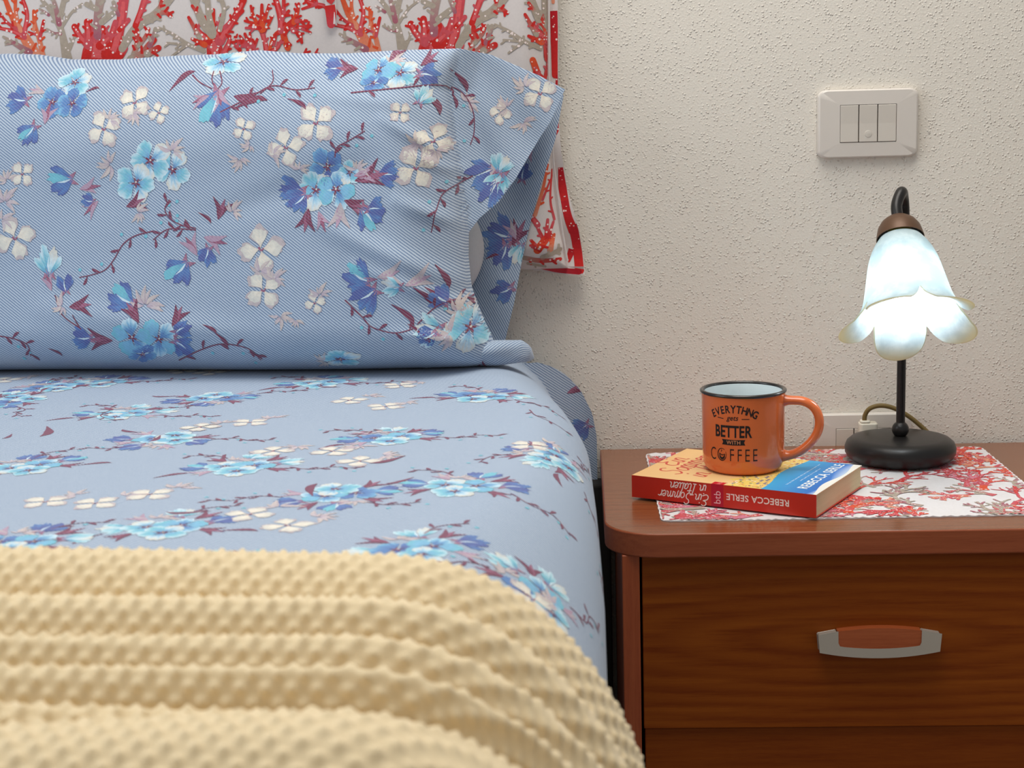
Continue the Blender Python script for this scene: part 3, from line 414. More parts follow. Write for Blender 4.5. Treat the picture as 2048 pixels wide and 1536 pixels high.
CORAL_STRIPS = [([(-0.6637, 0.9807), (-0.6757, 1.0044), (-0.6883, 1.0269), (-0.6979, 1.0561)], [0.01586, 0.0122, 0.00732, 0.00488], 2, 10), ([(-0.6767, 1.0062), (-0.6912, 1.0142), (-0.712, 1.0189)], [0.0061, 0.00488, 0.00305], 1, 3), ([(-0.6778, 1.008), (-0.6715, 1.0322), (-0.6759, 1.0526)], [0.0061, 0.00488, 0.00427], 1, 5), ([(-0.685, 1.0163), (-0.6964, 1.0242), (-0.7045, 1.0361)], [0.00427, 0.00366, 0.00244], 1, 2), ([(-0.6809, 1.0139), (-0.6851, 1.0355), (-0.6837, 1.0528)], [0.00488, 0.00427, 0.00366], 2, 4), ([(-0.6721, 0.9885), (-0.6865, 0.9977), (-0.7021, 1.0075)], [0.00854, 0.0061, 0.00305], 4, 2), ([(-0.6893, 1.0007), (-0.7005, 0.9981)], [0.00366, 0.00183], 4, 0), ([(-0.6558, 0.9805), (-0.6589, 1.0016), (-0.6633, 1.0215), (-0.6633, 1.0366)], [0.00671, 0.00549, 0.00488, 0.00366], 2, 5), ([(-0.6587, 1.0039), (-0.6522, 1.0247)], [0.00427, 0.00366], 1, 3), ([(-0.662, 1.0087), (-0.6713, 1.0124)], [0.00305, 0.00244], 1, 1), ([(-0.6651, 1.0146), (-0.6613, 1.0319)], [0.00366, 0.00305], 2, 1), ([(-0.6273, 0.9796), (-0.6307, 1.0066), (-0.6329, 1.0241), (-0.6247, 1.0511)], [0.0122, 0.00793, 0.00732, 0.0061], 3, 6), ([(-0.6324, 1.0148), (-0.6412, 1.0336), (-0.6526, 1.049)], [0.00732, 0.0061, 0.00427], 3, 6), ([(-0.6298, 1.0182), (-0.617, 1.0341), (-0.6043, 1.0429)], [0.00366, 0.00305, 0.00244], 3, 5), ([(-0.6329, 1.009), (-0.6413, 1.0104), (-0.6493, 1.0153)], [0.00366, 0.00305, 0.00244], 4, 3), ([(-0.6338, 1.0206), (-0.6365, 1.0398), (-0.6402, 1.0532)], [0.00671, 0.00549, 0.00427], 4, 3), ([(-0.6263, 0.9855), (-0.6192, 0.9987), (-0.6161, 1.0073)], [0.00366, 0.00305, 0.00244], 3, 3), ([(-0.6456, 1.0314), (-0.6559, 1.0387)], [0.00366, 0.00244], 4, 2), ([(-0.5882, 0.9762), (-0.5871, 0.9919), (-0.5891, 1.0054)], [0.04514, 0.04026, 0.0305], 0, 12), ([(-0.6002, 0.9941), (-0.6102, 1.006), (-0.6154, 1.0166)], [0.00976, 0.00793, 0.00793], 1, 5), ([(-0.5999, 0.9981), (-0.5995, 1.0115), (-0.5999, 1.022)], [0.01098, 0.00854, 0.00793], 1, 4), ([(-0.5893, 1.0019), (-0.5824, 1.0133)], [0.01098, 0.00915], 1, 3), ([(-0.5885, 1.0054), (-0.5869, 1.0268), (-0.5808, 1.0515)], [0.00976, 0.00915, 0.01098], 4, 3), ([(-0.5873, 1.0366), (-0.5989, 1.0422)], [0.00671, 0.0061], 3, 1), ([(-0.5825, 1.0209), (-0.5673, 1.0314)], [0.00732, 0.0061], 3, 2), ([(-0.5745, 0.9816), (-0.5616, 1.0104), (-0.5527, 1.0506)], [0.0183, 0.01098, 0.0122], 0, 8), ([(-0.5761, 0.9934), (-0.5657, 1.0204)], [0.00854, 0.00671], 0, 4), ([(-0.5869, 0.9937), (-0.5728, 1.0049)], [0.00976, 0.00732], 0, 2), ([(-0.5636, 0.9825), (-0.557, 0.9899)], [0.01098, 0.00854], 0, 2), ([(-0.5615, 1.0115), (-0.5498, 1.0228)], [0.0061, 0.00549], 0, 2), ([(-0.5614, 1.0289), (-0.5664, 1.0435)], [0.00488, 0.00488], 4, 1), ([(-0.5601, 0.9894), (-0.5487, 1.0054), (-0.5338, 1.0194), (-0.5171, 1.0276), (-0.4959, 1.0489)], [0.00854, 0.00976, 0.01098, 0.01098, 0.00976], 3, 3), ([(-0.5419, 1.0156), (-0.5348, 1.031), (-0.527, 1.0487)], [0.00732, 0.00671, 0.00854], 0, 2), ([(-0.5213, 1.0277), (-0.5061, 1.0302), (-0.4992, 1.0259)], [0.0061, 0.00549, 0.00488], 7, 2), ([(-0.5132, 1.0321), (-0.5081, 1.0447)], [0.00488, 0.00366], 7, 1), ([(-0.5468, 0.9809), (-0.5415, 0.9964), (-0.5405, 1.0109)], [0.00732, 0.00549, 0.00549], 7, 5), ([(-0.54, 0.9923), (-0.5301, 1.0037), (-0.5266, 1.0117)], [0.00488, 0.00488, 0.00427], 7, 4), ([(-0.5507, 0.9775), (-0.5364, 0.9829), (-0.5267, 0.9931), (-0.5202, 0.9987)], [0.00854, 0.00854, 0.00793, 0.0061], 7, 4), ([(-0.5267, 0.9919), (-0.5211, 1.0034), (-0.5182, 1.0114)], [0.0061, 0.00488, 0.00488], 4, 1), ([(-0.5304, 0.9827), (-0.5161, 0.9893)], [0.00854, 0.00732], 7, 4), ([(-0.4623, 0.9843), (-0.4815, 0.993), (-0.4988, 1.0051), (-0.5145, 1.0131)], [0.00549, 0.00488, 0.00366, 0.00244], 3, 10), ([(-0.4798, 0.9917), (-0.5055, 0.9948)], [0.00366, 0.00244], 3, 3), ([(-0.4835, 0.9907), (-0.5005, 0.9795)], [0.00366, 0.00244], 3, 3), ([(-0.5075, 1.0088), (-0.5083, 1.0146)], [0.00244, 0.00183], 3, 0), ([(-0.5025, 0.9947), (-0.5088, 0.9903)], [0.00244, 0.00183], 3, 0), ([(-0.4484, 0.9745), (-0.4499, 0.9897), (-0.4554, 0.998)], [0.02074, 0.0183, 0.01342], 0, 10), ([(-0.4555, 0.9957), (-0.4657, 1.0053), (-0.4695, 1.0118)], [0.00976, 0.00671, 0.00549], 0, 3), ([(-0.4541, 0.9997), (-0.4586, 1.023)], [0.0061, 0.00488], 5, 2), ([(-0.4505, 0.9996), (-0.4479, 1.0313)], [0.00671, 0.00427], 5, 2), ([(-0.4469, 0.9995), (-0.4414, 1.0109), (-0.4387, 1.0253)], [0.0061, 0.00549, 0.00427], 0, 2), ([(-0.4424, 0.9953), (-0.4345, 1.0067), (-0.4228, 1.0219), (-0.4109, 1.0417)], [0.0122, 0.00976, 0.00854, 0.00732], 1, 4), ([(-0.4354, 1.0108), (-0.4134, 1.0292)], [0.00549, 0.00488], 1, 4), ([(-0.4509, 1.0025), (-0.4619, 1.019), (-0.472, 1.0482)], [0.00976, 0.00976, 0.00854], 3, 3), ([(-0.449, 1.0048), (-0.4537, 1.0257), (-0.4541, 1.0476)], [0.00732, 0.00732, 0.0061], 3, 2), ([(-0.4656, 1.0261), (-0.4727, 1.0367)], [0.00488, 0.00366], 7, 1), ([(-0.4416, 1.008), (-0.4354, 1.031), (-0.4392, 1.0472)], [0.00549, 0.00488, 0.0061], 3, 2), ([(-0.4398, 0.9778), (-0.4317, 0.9933), (-0.4301, 1.0007)], [0.00854, 0.00549, 0.00366], 1, 4), ([(-0.4606, 0.9912), (-0.4752, 0.9986)], [0.00732, 0.00366], 5, 2), ([(-0.4661, 1.0001), (-0.4778, 1.0236)], [0.0061, 0.00366], 7, 2), ([(-0.4063, 0.9768), (-0.407, 0.985), (-0.4115, 0.9909)], [0.0122, 0.00976, 0.0061], 0, 6), ([(-0.4116, 0.9886), (-0.4214, 0.9947), (-0.4241, 0.9994)], [0.00488, 0.00366, 0.00305], 1, 2), ([(-0.4103, 0.9897), (-0.4181, 1.0004)], [0.00427, 0.00305], 1, 1), ([(-0.4068, 0.9885), (-0.412, 1.0025)], [0.00366, 0.00366], 1, 2), ([(-0.4056, 0.9884), (-0.4059, 1.0035)], [0.00427, 0.00305], 1, 2), ([(-0.4021, 0.9866), (-0.3974, 0.9963)], [0.00427, 0.00305], 1, 1), ([(-0.419, 0.9842), (-0.4259, 0.9902)], [0.00488, 0.00366], 0, 2), ([(-0.3859, 0.9774), (-0.3887, 0.992), (-0.3915, 1.0054)], [0.00854, 0.00549, 0.00671], 0, 3), ([(-0.3915, 1.0054), (-0.4006, 1.0138), (-0.4111, 1.0176)], [0.00549, 0.00427, 0.00305], 5, 3), ([(-0.3926, 1.0078), (-0.4002, 1.0213), (-0.403, 1.0346)], [0.00549, 0.00427, 0.00305], 5, 3), ([(-0.3913, 1.0095), (-0.3898, 1.0354)], [0.0061, 0.00366], 5, 3), ([(-0.39, 1.0112), (-0.3858, 1.0226), (-0.3815, 1.0351)], [0.00488, 0.00366, 0.00305], 5, 2), ([(-0.3937, 1.0089), (-0.4104, 1.0094)], [0.00488, 0.00305], 0, 2), ([(-0.3891, 1.0053), (-0.3827, 1.0132), (-0.3774, 1.0223)], [0.00366, 0.00305, 0.00244], 5, 2), ([(-0.3832, 0.9831), (-0.3795, 0.9958), (-0.3725, 1.0037), (-0.361, 1.0068)], [0.00427, 0.00366, 0.00366, 0.00549], 5, 5), ([(-0.3615, 0.9848), (-0.3656, 0.9989), (-0.3628, 1.0069), (-0.3503, 1.0169)], [0.00732, 0.00793, 0.00854, 0.00854], 5, 6), ([(-0.3528, 1.0141), (-0.3481, 1.0255), (-0.3458, 1.0352)], [0.0061, 0.00488, 0.00366], 5, 3), ([(-0.3492, 1.0157), (-0.3373, 1.0154)], [0.00549, 0.00366], 1, 2), ([(-0.3556, 1.0067), (-0.343, 1.0086), (-0.3328, 1.0095)], [0.00488, 0.00427, 0.00366], 1, 3), ([(-0.3545, 1.0043), (-0.3464, 1.0006), (-0.3445, 0.9907)], [0.00549, 0.00427, 0.00366], 1, 3), ([(-0.3635, 0.993), (-0.3578, 0.9882)], [0.00488, 0.00305], 5, 1), ([(-0.3431, 1.0063), (-0.3332, 1.002)], [0.00366, 0.00244], 1, 1), ([(-0.3688, 1.0048), (-0.368, 1.0203), (-0.3739, 1.0441)], [0.00732, 0.00854, 0.0061], 1, 4), ([(-0.3669, 1.0186), (-0.3581, 1.0275)], [0.00488, 0.00366], 1, 1), ([(-0.3641, 1.026), (-0.3632, 1.0438)], [0.00488, 0.00427], 1, 1), ([(-0.3781, 0.9888), (-0.375, 1.0003)], [0.00366, 0.00366], 1, 1), ([(-0.3864, 0.9786), (-0.374, 0.9858), (-0.3695, 0.9932)], [0.0061, 0.00488, 0.00305], 0, 2), ([(-0.3083, 1.0249), (-0.3162, 1.032), (-0.3268, 1.0346), (-0.3373, 1.0384)], [0.0061, 0.00488, 0.00427, 0.00366], 1, 0), ([(-0.3256, 1.034), (-0.3419, 1.0293)], [0.00427, 0.00305], 1, 0), ([(-0.3244, 1.0346), (-0.3252, 1.042)], [0.00366, 0.00305], 1, 0), ([(-0.3429, 0.975), (-0.3395, 0.9831)], [0.00488, 0.00244], 1, 0), ([(-0.331, 0.9735), (-0.3258, 0.9827)], [0.00427, 0.00183], 1, 0), ([(-0.3286, 0.9746), (-0.3207, 0.9767)], [0.00366, 0.00183], 1, 0), ([(-0.2601, 0.9727), (-0.2728, 0.9962), (-0.286, 1.0185), (-0.2965, 1.0475)], [0.01586, 0.0122, 0.00732, 0.00488], 2, 10), ([(-0.2739, 0.9979), (-0.2884, 1.0059), (-0.309, 1.0105)], [0.0061, 0.00488, 0.00305], 1, 3), ([(-0.275, 0.9997), (-0.2697, 1.0237), (-0.2748, 1.044)], [0.0061, 0.00488, 0.00427], 1, 5), ([(-0.2823, 1.008), (-0.2938, 1.0158), (-0.3022, 1.0276)], [0.00427, 0.00366, 0.00244], 1, 2), ([(-0.2783, 1.0056), (-0.2832, 1.027), (-0.2825, 1.0442)], [0.00488, 0.00427, 0.00366], 2, 4), ([(-0.2687, 0.9804), (-0.2832, 0.9895), (-0.2988, 0.9992)], [0.00854, 0.0061, 0.00305], 4, 2), ([(-0.286, 0.9925), (-0.2968, 0.9899)], [0.00366, 0.00183], 4, 0), ([(-0.2524, 0.9724), (-0.2562, 0.9934), (-0.2613, 1.0131), (-0.2619, 1.0281)], [0.00671, 0.00549, 0.00488, 0.00366], 2, 5), ([(-0.2561, 0.9957), (-0.2505, 1.0163)], [0.00427, 0.00366], 1, 3), ([(-0.2595, 1.0004), (-0.2688, 1.0041)], [0.00305, 0.00244], 1, 1), ([(-0.2628, 1.0063), (-0.2597, 1.0234)], [0.00366, 0.00305], 2, 1), ([(-0.2244, 0.9716), (-0.2287, 0.9984), (-0.2316, 1.0157), (-0.2246, 1.0424)], [0.0122, 0.00793, 0.00732, 0.0061], 3, 6), ([(-0.2308, 1.0065), (-0.2401, 1.0251), (-0.2518, 1.0404)], [0.00732, 0.0061, 0.00427], 3, 6), ([(-0.2283, 1.0099), (-0.2164, 1.0256), (-0.2042, 1.0344)], [0.00366, 0.00305, 0.00244], 3, 5), ([(-0.231, 1.0007), (-0.2392, 1.0021), (-0.2473, 1.007)], [0.00366, 0.00305, 0.00244], 4, 3), ([(-0.2323, 1.0123), (-0.2357, 1.0313), (-0.2399, 1.0446)], [0.00671, 0.00549, 0.00427], 4, 3), ([(-0.2236, 0.9774), (-0.2172, 0.9905), (-0.2145, 0.9991)], [0.00366, 0.00305, 0.00244], 3, 3), ([(-0.2443, 1.023), (-0.2547, 1.0302)], [0.00366, 0.00244], 4, 2), ([(-0.186, 0.9682), (-0.1854, 0.9838), (-0.1879, 0.9972)], [0.04514, 0.04026, 0.0305], 0, 12), ([(-0.1984, 0.9859), (-0.2086, 0.9978), (-0.2141, 1.0083)], [0.00976, 0.00793, 0.00793], 1, 5), ([(-0.1982, 0.99), (-0.1983, 1.0032), (-0.1991, 1.0136)], [0.01098, 0.00854, 0.00793], 1, 4), ([(-0.188, 0.9937), (-0.1817, 1.005)], [0.01098, 0.00915], 1, 3), ([(-0.1873, 0.9971), (-0.1865, 1.0184), (-0.1815, 1.0429)], [0.00976, 0.00915, 0.01098], 4, 3), ([(-0.1873, 1.0282), (-0.1989, 1.0337)], [0.00671, 0.0061], 3, 1), ([(-0.182, 1.0125), (-0.1675, 1.023)], [0.00732, 0.0061], 3, 2), ([(-0.1727, 0.9736), (-0.1611, 1.0021), (-0.1539, 1.042)], [0.0183, 0.01098, 0.0122], 0, 8), ([(-0.1747, 0.9852), (-0.1655, 1.012)], [0.00854, 0.00671], 0, 4), ([(-0.1853, 0.9856), (-0.1719, 0.9967)], [0.00976, 0.00732], 0, 2), ([(-0.162, 0.9745), (-0.1559, 0.9818)], [0.01098, 0.00854], 0, 2), ([(-0.1611, 1.0033), (-0.1501, 1.0144)], [0.0061, 0.00549], 0, 2), ([(-0.1617, 1.0205), (-0.1671, 1.035)], [0.00488, 0.00488], 4, 1), ([(-0.1588, 0.9813), (-0.1483, 0.9972), (-0.1342, 1.0111), (-0.1181, 1.0192), (-0.0981, 1.0403)], [0.00854, 0.00976, 0.01098, 0.01098, 0.00976], 3, 3), ([(-0.142, 1.0073), (-0.1357, 1.0226), (-0.1286, 1.0401)], [0.00732, 0.00671, 0.00854], 0, 2), ([(-0.1222, 1.0193), (-0.1074, 1.0218), (-0.1005, 1.0176)], [0.0061, 0.00549, 0.00488], 7, 2), ([(-0.1144, 1.0237), (-0.11, 1.0361)], [0.00488, 0.00366], 7, 1), ([(-0.1455, 0.9729), (-0.1409, 0.9883), (-0.1404, 1.0027)], [0.00732, 0.00549, 0.00549], 7, 5), ([(-0.1392, 0.9842), (-0.13, 0.9955), (-0.1268, 1.0034)], [0.00488, 0.00488, 0.00427], 7, 4), ([(-0.1492, 0.9695), (-0.1354, 0.9749), (-0.1262, 0.985), (-0.1201, 0.9906)], [0.00854, 0.00854, 0.00793, 0.0061], 7, 4), ([(-0.1262, 0.9838), (-0.1212, 0.9952), (-0.1186, 1.0032)], [0.0061, 0.00488, 0.00488], 4, 1), ([(-0.1295, 0.9747), (-0.1157, 0.9812)], [0.00854, 0.00732], 7, 4), ([(-0.0627, 0.9762), (-0.0819, 0.9849), (-0.0993, 0.9969), (-0.115, 1.0048)], [0.00549, 0.00488, 0.00366, 0.00244], 3, 10), ([(-0.0802, 0.9837), (-0.1055, 0.9867)], [0.00366, 0.00244], 3, 3), ([(-0.0838, 0.9826), (-0.1, 0.9715)], [0.00366, 0.00244], 3, 3), ([(-0.108, 1.0006), (-0.1091, 1.0063)], [0.00244, 0.00183], 3, 0), ([(-0.1025, 0.9866), (-0.1086, 0.9822)], [0.00244, 0.00183], 3, 0), ([(-0.0488, 0.9666), (-0.0508, 0.9817), (-0.0565, 0.9899)], [0.02074, 0.0183, 0.01342], 0, 10), ([(-0.0566, 0.9876), (-0.0669, 0.9971), (-0.0709, 1.0035)], [0.00976, 0.00671, 0.00549], 0, 3), ([(-0.0553, 0.9916), (-0.0606, 1.0147)], [0.0061, 0.00488], 5, 2), ([(-0.0518, 0.9915), (-0.0504, 1.0229)], [0.00671, 0.00427], 5, 2), ([(-0.0482, 0.9914), (-0.0433, 1.0027), (-0.0412, 1.0169)], [0.0061, 0.00549, 0.00427], 0, 2), ([(-0.0523, 0.9944), (-0.0636, 1.0107), (-0.0747, 1.0396)], [0.00976, 0.00976, 0.00854], 3, 3), ([(-0.0505, 0.9966), (-0.0559, 1.0174), (-0.0571, 1.0391)], [0.00732, 0.00732, 0.0061], 3, 2), ([(-0.0676, 1.0177), (-0.0749, 1.0282)], [0.00488, 0.00366], 7, 1), ([(-0.0614, 0.9831), (-0.0759, 0.9904)], [0.00732, 0.00366], 5, 2), ([(-0.067, 0.9919), (-0.0794, 1.0152)], [0.0061, 0.00366], 7, 2), ([(-0.0715, 0.7383), (-0.0621, 0.7501), (-0.0572, 0.756)], [0.00976, 0.00915, 0.00732], 5, 4), ([(-0.0634, 0.7489), (-0.0708, 0.7653)], [0.00488, 0.00366], 0, 2), ([(-0.0609, 0.7531), (-0.0586, 0.774)], [0.00488, 0.00366], 0, 2), ([(-0.0591, 0.7512), (-0.052, 0.7709)], [0.00427, 0.00305], 0, 2), ([(-0.0696, 0.7394), (-0.079, 0.7505)], [0.00549, 0.00366], 5, 2), ([(-0.0685, 0.7382), (-0.0792, 0.7433)], [0.00488, 0.00305], 0, 2), ([(-0.0564, 0.7379), (-0.0512, 0.7559)], [0.00732, 0.00305], 2, 1), ([(-0.0734, 0.7804), (-0.0637, 0.81), (-0.0571, 0.8395)], [0.00488, 0.00366, 0.00244], 2, 1), ([(-0.064, 0.7981), (-0.0545, 0.8216)], [0.00305, 0.00183], 1, 0), ([(-0.0508, 0.7738), (-0.055, 0.7978), (-0.0524, 0.8334)], [0.00305, 0.00244, 0.00183], 1, 0), ([(-0.0657, 0.7291), (-0.0504, 0.7348), (-0.0444, 0.7376)], [0.0061, 0.00549, 0.00488], 3, 0), ([(-0.0898, 0.7296), (-0.0688, 0.7249), (-0.0446, 0.7256)], [0.00549, 0.0061, 0.00427], 7, 2), ([(-0.084, 0.7216), (-0.0629, 0.7169)], [0.00366, 0.00305], 3, 0), ([(-0.0719, 0.9627), (-0.0625, 0.9363), (-0.0576, 0.9449)], [0.00732, 0.00854, 0.00366], 5, 3), ([(-0.0636, 0.9393), (-0.0692, 0.9539)], [0.00488, 0.00305], 0, 1), ([(-0.0576, 0.9449), (-0.0542, 0.9622)], [0.00427, 0.00305], 0, 1), ([(-0.0707, 0.7683), (-0.0793, 0.7865), (-0.0694, 0.822)], [0.00732, 0.00549, 0.00244], 1, 2)]

# ---------------------------------------------------------------- materials
def mat_wall():
    k = N('plaster', .9, .25); c = k.coord()
    a = k.noise(c, 420, 3, .6); b = k.n('ShaderNodeTexVoronoi', {'feature': 'SMOOTH_F1'}, Vector=c, Scale=270.0, Smoothness=.4).outputs[0]
    d = k.noise(c, 60, 2); e = k.noise(c, 2.2, 2)
    blobs = k.ramp(b, [(.10, (1, 1, 1, 1)), (.38, (0, 0, 0, 1))])
    mask = k.ramp(d, [(.36, (.10, .10, .10, 1)), (.70, (1, 1, 1, 1))])
    h = k.math('ADD', k.math('MULTIPLY', blobs, mask), k.math('MULTIPLY', a, .4))
    k.bump(h, .8, .0017)
    k.out('Base Color', k.mix(e, rgba((234, 227, 214)), rgba((240, 233, 221))))
    return k.m
def mat_wood(name, along, scale=1.0, dark=(96, 42, 14), light=(138, 70, 30), rough=.3, rings=True, coat=0.0, spec=.5):
    k = N(name, rough, spec); c = k.coord()
    st = {'x': (1.5, 34, 34), 'z': (34, 34, 1.5)}[along]
    m = k.mapping(c, tuple(q * scale for q in st))
    g = k.noise(m, 5, 6, .62); fine = k.noise(k.mapping(c, tuple(q * scale for q in {'x': (3, 60, 60), 'z': (60, 60, 3)}[along])), 22, 3, .6)
    if rings:
        mm = k.mapping(c, {'x': (2.2, 5, 15), 'z': (15, 5, 2.2)}[along], loc=(-.60, 1.95, -5.45))
        ln = k.n('ShaderNodeVectorMath', {'operation': 'LENGTH'}, i0=mm).outputs[1]
        wv = k.math('SINE', k.math('ADD', k.math('MULTIPLY', ln, 30.0), k.math('MULTIPLY', g, 4.5)))
        wv = k.math('MULTIPLY', k.math('ADD', wv, 1.0), .5)
        f = k.math('ADD', k.math('MULTIPLY', g, .60), k.math('ADD', k.math('MULTIPLY', wv, .16), k.math('MULTIPLY', fine, .22)))
    else: f = k.math('ADD', k.math('MULTIPLY', g, .65), k.math('MULTIPLY', fine, .35))
    k.out('Base Color', k.ramp(f, [(.30, rgba(dark)), (.5, tuple((lin(dark) + lin(light)) / 2) + (1,)), (.72, rgba(light))]))
    k.out('Roughness', k.math('ADD', k.math('MULTIPLY', fine, .12), rough - .06))
    k.bump(fine, .12, .0004)
    if coat: k.out('Coat Weight', coat); k.out('Coat Roughness', .12)
    return k.m
def mat_twill(name, ang=38, light=(190, 203, 217), dark=(114, 136, 168)):
    k = N(name, .92, .15)
    at = k.n('ShaderNodeAttribute', {'attribute_name': 'cuv'}).outputs['Vector']
    a = math.radians(ang); jit = k.noise(at, 420, 2, .6); jit2 = k.noise(at, 38, 2)
    d = k.n('ShaderNodeVectorMath', {'operation': 'DOT_PRODUCT'}, i0=at, i1=(math.sin(a), math.cos(a), 0)).outputs[1]
    s = k.math('SINE', k.math('ADD', k.math('MULTIPLY', d, 2 * PI / .0026), k.math('ADD', k.math('MULTIPLY', jit, 1.3), k.math('MULTIPLY', jit2, 1.6))))
    f = k.math('MULTIPLY', k.math('ADD', s, 1.0), .5)
    d2 = k.n('ShaderNodeVectorMath', {'operation': 'DOT_PRODUCT'}, i0=at, i1=(math.cos(a), -math.sin(a), 0)).outputs[1]
    w = k.math('MULTIPLY', k.math('ADD', k.math('SINE', k.math('MULTIPLY', d2, 2 * PI / .0016)), 1.0), .5)
    f2 = k.math('ADD', k.math('MULTIPLY', f, .82), k.math('MULTIPLY', w, .18))
    k.out('Base Color', k.ramp(f2, [(.22, rgba(dark)), (.66, rgba(light))]))
    k.out('Sheen Weight', .12)
    k.bump(f2, .25, .0004)
    return k.m
def mat_print(name, rough=.9, weave=0.0, thread=.18):
    k = N(name, rough, .2 if weave else .4)
    col = k.n('ShaderNodeAttribute', {'attribute_name': 'col'}).outputs['Color']
    at = k.n('ShaderNodeAttribute', {'attribute_name': 'cuv'}).outputs['Vector']
    if weave:
        nz = k.noise(at, 260, 3, .7); nz = k.ramp(nz, [(.3, (.84, .84, .86, 1)), (.7, (1.1, 1.1, 1.1, 1))])
        col = k.mix(weave, col, k.mix(1.0, col, nz, 'MULTIPLY'))
        a = math.radians(38); d = k.n('ShaderNodeVectorMath', {'operation': 'DOT_PRODUCT'}, i0=at, i1=(math.sin(a), math.cos(a), 0)).outputs[1]
        s = k.math('MULTIPLY', k.math('ADD', k.math('SINE', k.math('MULTIPLY', d, 2 * PI / .0026)), 1.0), .5 * thread)
        col = k.mix(s, col, rgba((200, 209, 222))); k.out('Sheen Weight', .12)
    k.out('Base Color', col); return k.m
def mat_cotton(name, col):
    k = N(name, .92, .15); c = k.coord()
    a = k.n('ShaderNodeTexWave', None, Vector=k.mapping(c, (1, 1, 1)), Scale=150.0, Distortion=2.0).outputs[1]
    b = k.noise(c, 380, 3, .7)
    k.out('Base Color', k.mix(b, rgba(col), tuple(lin(col) * .86) + (1,))); k.bump(b, .25, .0004); return k.m

M_WALL = mat_wall()
M_TWILL = mat_twill('twill_cotton'); M_TWILL2 = mat_twill('twill_cotton_hem', 62)
M_PRINT = mat_print('cotton_print', .92, .8); M_CORALP = mat_print('linen_print', .92, .7, 0.0); M_INK = mat_print('ink', .45)
M_LINEN = mat_cotton('white_linen', (226, 217, 213))
M_TOP = mat_wood('cherry_top', 'x', 1.0, (114, 64, 34), (145, 88, 52), .24, False, .2)
M_EDGE = mat_wood('cherry_edge', 'x', 1.2, (140, 64, 30), (172, 92, 54), .42, False)
M_SIDE = mat_wood('cherry_side', 'z', 1.2, (150, 64, 30), (180, 92, 48), .45, False)
M_FRONT = mat_wood('cherry_front', 'x', 1.0, (122, 51, 4), (158, 82, 17), .5, True, 0.0, .2)
M_FRONT2 = mat_wood('cherry_front_plain', 'x', .9, (118, 48, 4), (150, 75, 16), .5, False, 0.0, .2)
M_INLAY = mat_wood('cherry_inlay', 'x', 1.5, (160, 74, 36), (192, 104, 60), .35, False)
M_NICKEL = plain('brushed_nickel', (196, 190, 178), .42, .25)
M_PLATE = plain('ivory_plastic', (224, 216, 206), .38); M_ROCK = plain('ivory_rocker', (218, 210, 198), .35)
M_GAP = plain('dark_gap', (46, 38, 32), .8); M_DARK = plain('dark_board', (30, 26, 24), .9); M_BLACKGAP = plain('drawer_gap', (14, 12, 11), .9)
M_IRON = plain('bronze_black_metal', (40, 38, 37), .36, .35, .5); M_BROWN = plain('brown_metal', (98, 70, 50), .42, .3)
M_BRASS = plain('brass_socket', (150, 120, 50), .4, .6); M_CORD = plain('olive_cord', (122, 100, 52), .6); M_PLUG = plain('cream_plug', (236, 230, 212), .4)
M_PAGES = None

# ---------------------------------------------------------------- the setting
mb = MB(); mb.box(-2.6, 2.4, 0, .1, 0, 2.7); tag(mb.build('wall_back', M_WALL, smooth_=False), 'cream roughcast plaster wall behind the bed and nightstand', None, None, 'structure')
def mat_floor():
    k = N('floor_tile', .4); c = k.coord(); br = k.n('ShaderNodeTexBrick', {'offset': 0.0}, Vector=c, Scale=3.0, Color1=rgba((150, 132, 112)), Color2=rgba((140, 122, 104)), Mortar=rgba((96, 86, 76)))
    br.inputs['Mortar Size'].default_value = .006; br.inputs['Brick Width'].default_value = 1.0; br.inputs['Row Height'].default_value = 1.0
    k.out('Base Color', br.outputs[0]); return k.m
mb = MB(); mb.box(-2.6, 2.4, -4.0, 0, -.05, 0); tag(mb.build('floor', mat_floor(), smooth_=False), 'dim tiled floor in the gap beside the bed', None, None, 'structure')
mb = MB(); mb.prism([(-.014, 0), (0, 0), (0, .08), (-.006, .08), (-.014, .072)], -2.6, 2.4, 'x'); tag(mb.build('baseboard_back', plain('baseboard_tile', (160, 140, 118), .5)), 'low baseboard along the plaster wall', None, None, 'structure')

# ---------------------------------------------------------------- bed
ZB = .620                                   # height of the sheet
bed = thing('bed', 'bed base and mattress under the blue floral sheet', 'bed', (-.75, -1.0, 0))
def rel(mb_, name, mat, root, **k):
    o = mb_.build(name, mat, root, **k); o.matrix_parent_inverse = Matrix.Translation(-Vector(root.location)) if root.rotation_euler.z == 0 else (Matrix.Translation(root.location) @ Matrix.Rotation(root.rotation_euler.z, 4, 'Z')).inverted()
    return o
mb = MB(); mb.prism(rrect(1.34, 1.94, .06, 6, -.745, -1.0), .36, ZB - .012); rel(mb, 'mattress', M_LINEN, bed, bevel=.06)
mb = MB(); mb.prism(rrect(1.34, 1.94, .03, 4, -.745, -1.0), .20, .355); rel(mb, 'bed_base', M_DARK, bed, bevel=.004)
for x in (-1.36, -.12):
    for y in (-1.90, -.10):
        mb = MB(); mb.lathe([(0, .2), (.026, .2), (.026, .12), (.02, .0), (0, 0)], 20, Matrix.Translation((x, y, 0))); rel(mb, 'leg', M_DARK, bed)

mb = MB(); mb.box(-1.40, .011, -.050, -.012, .0, .445); rel(mb, 'headboard_panel', M_DARK, bed, smooth_=False, bevel=.004)

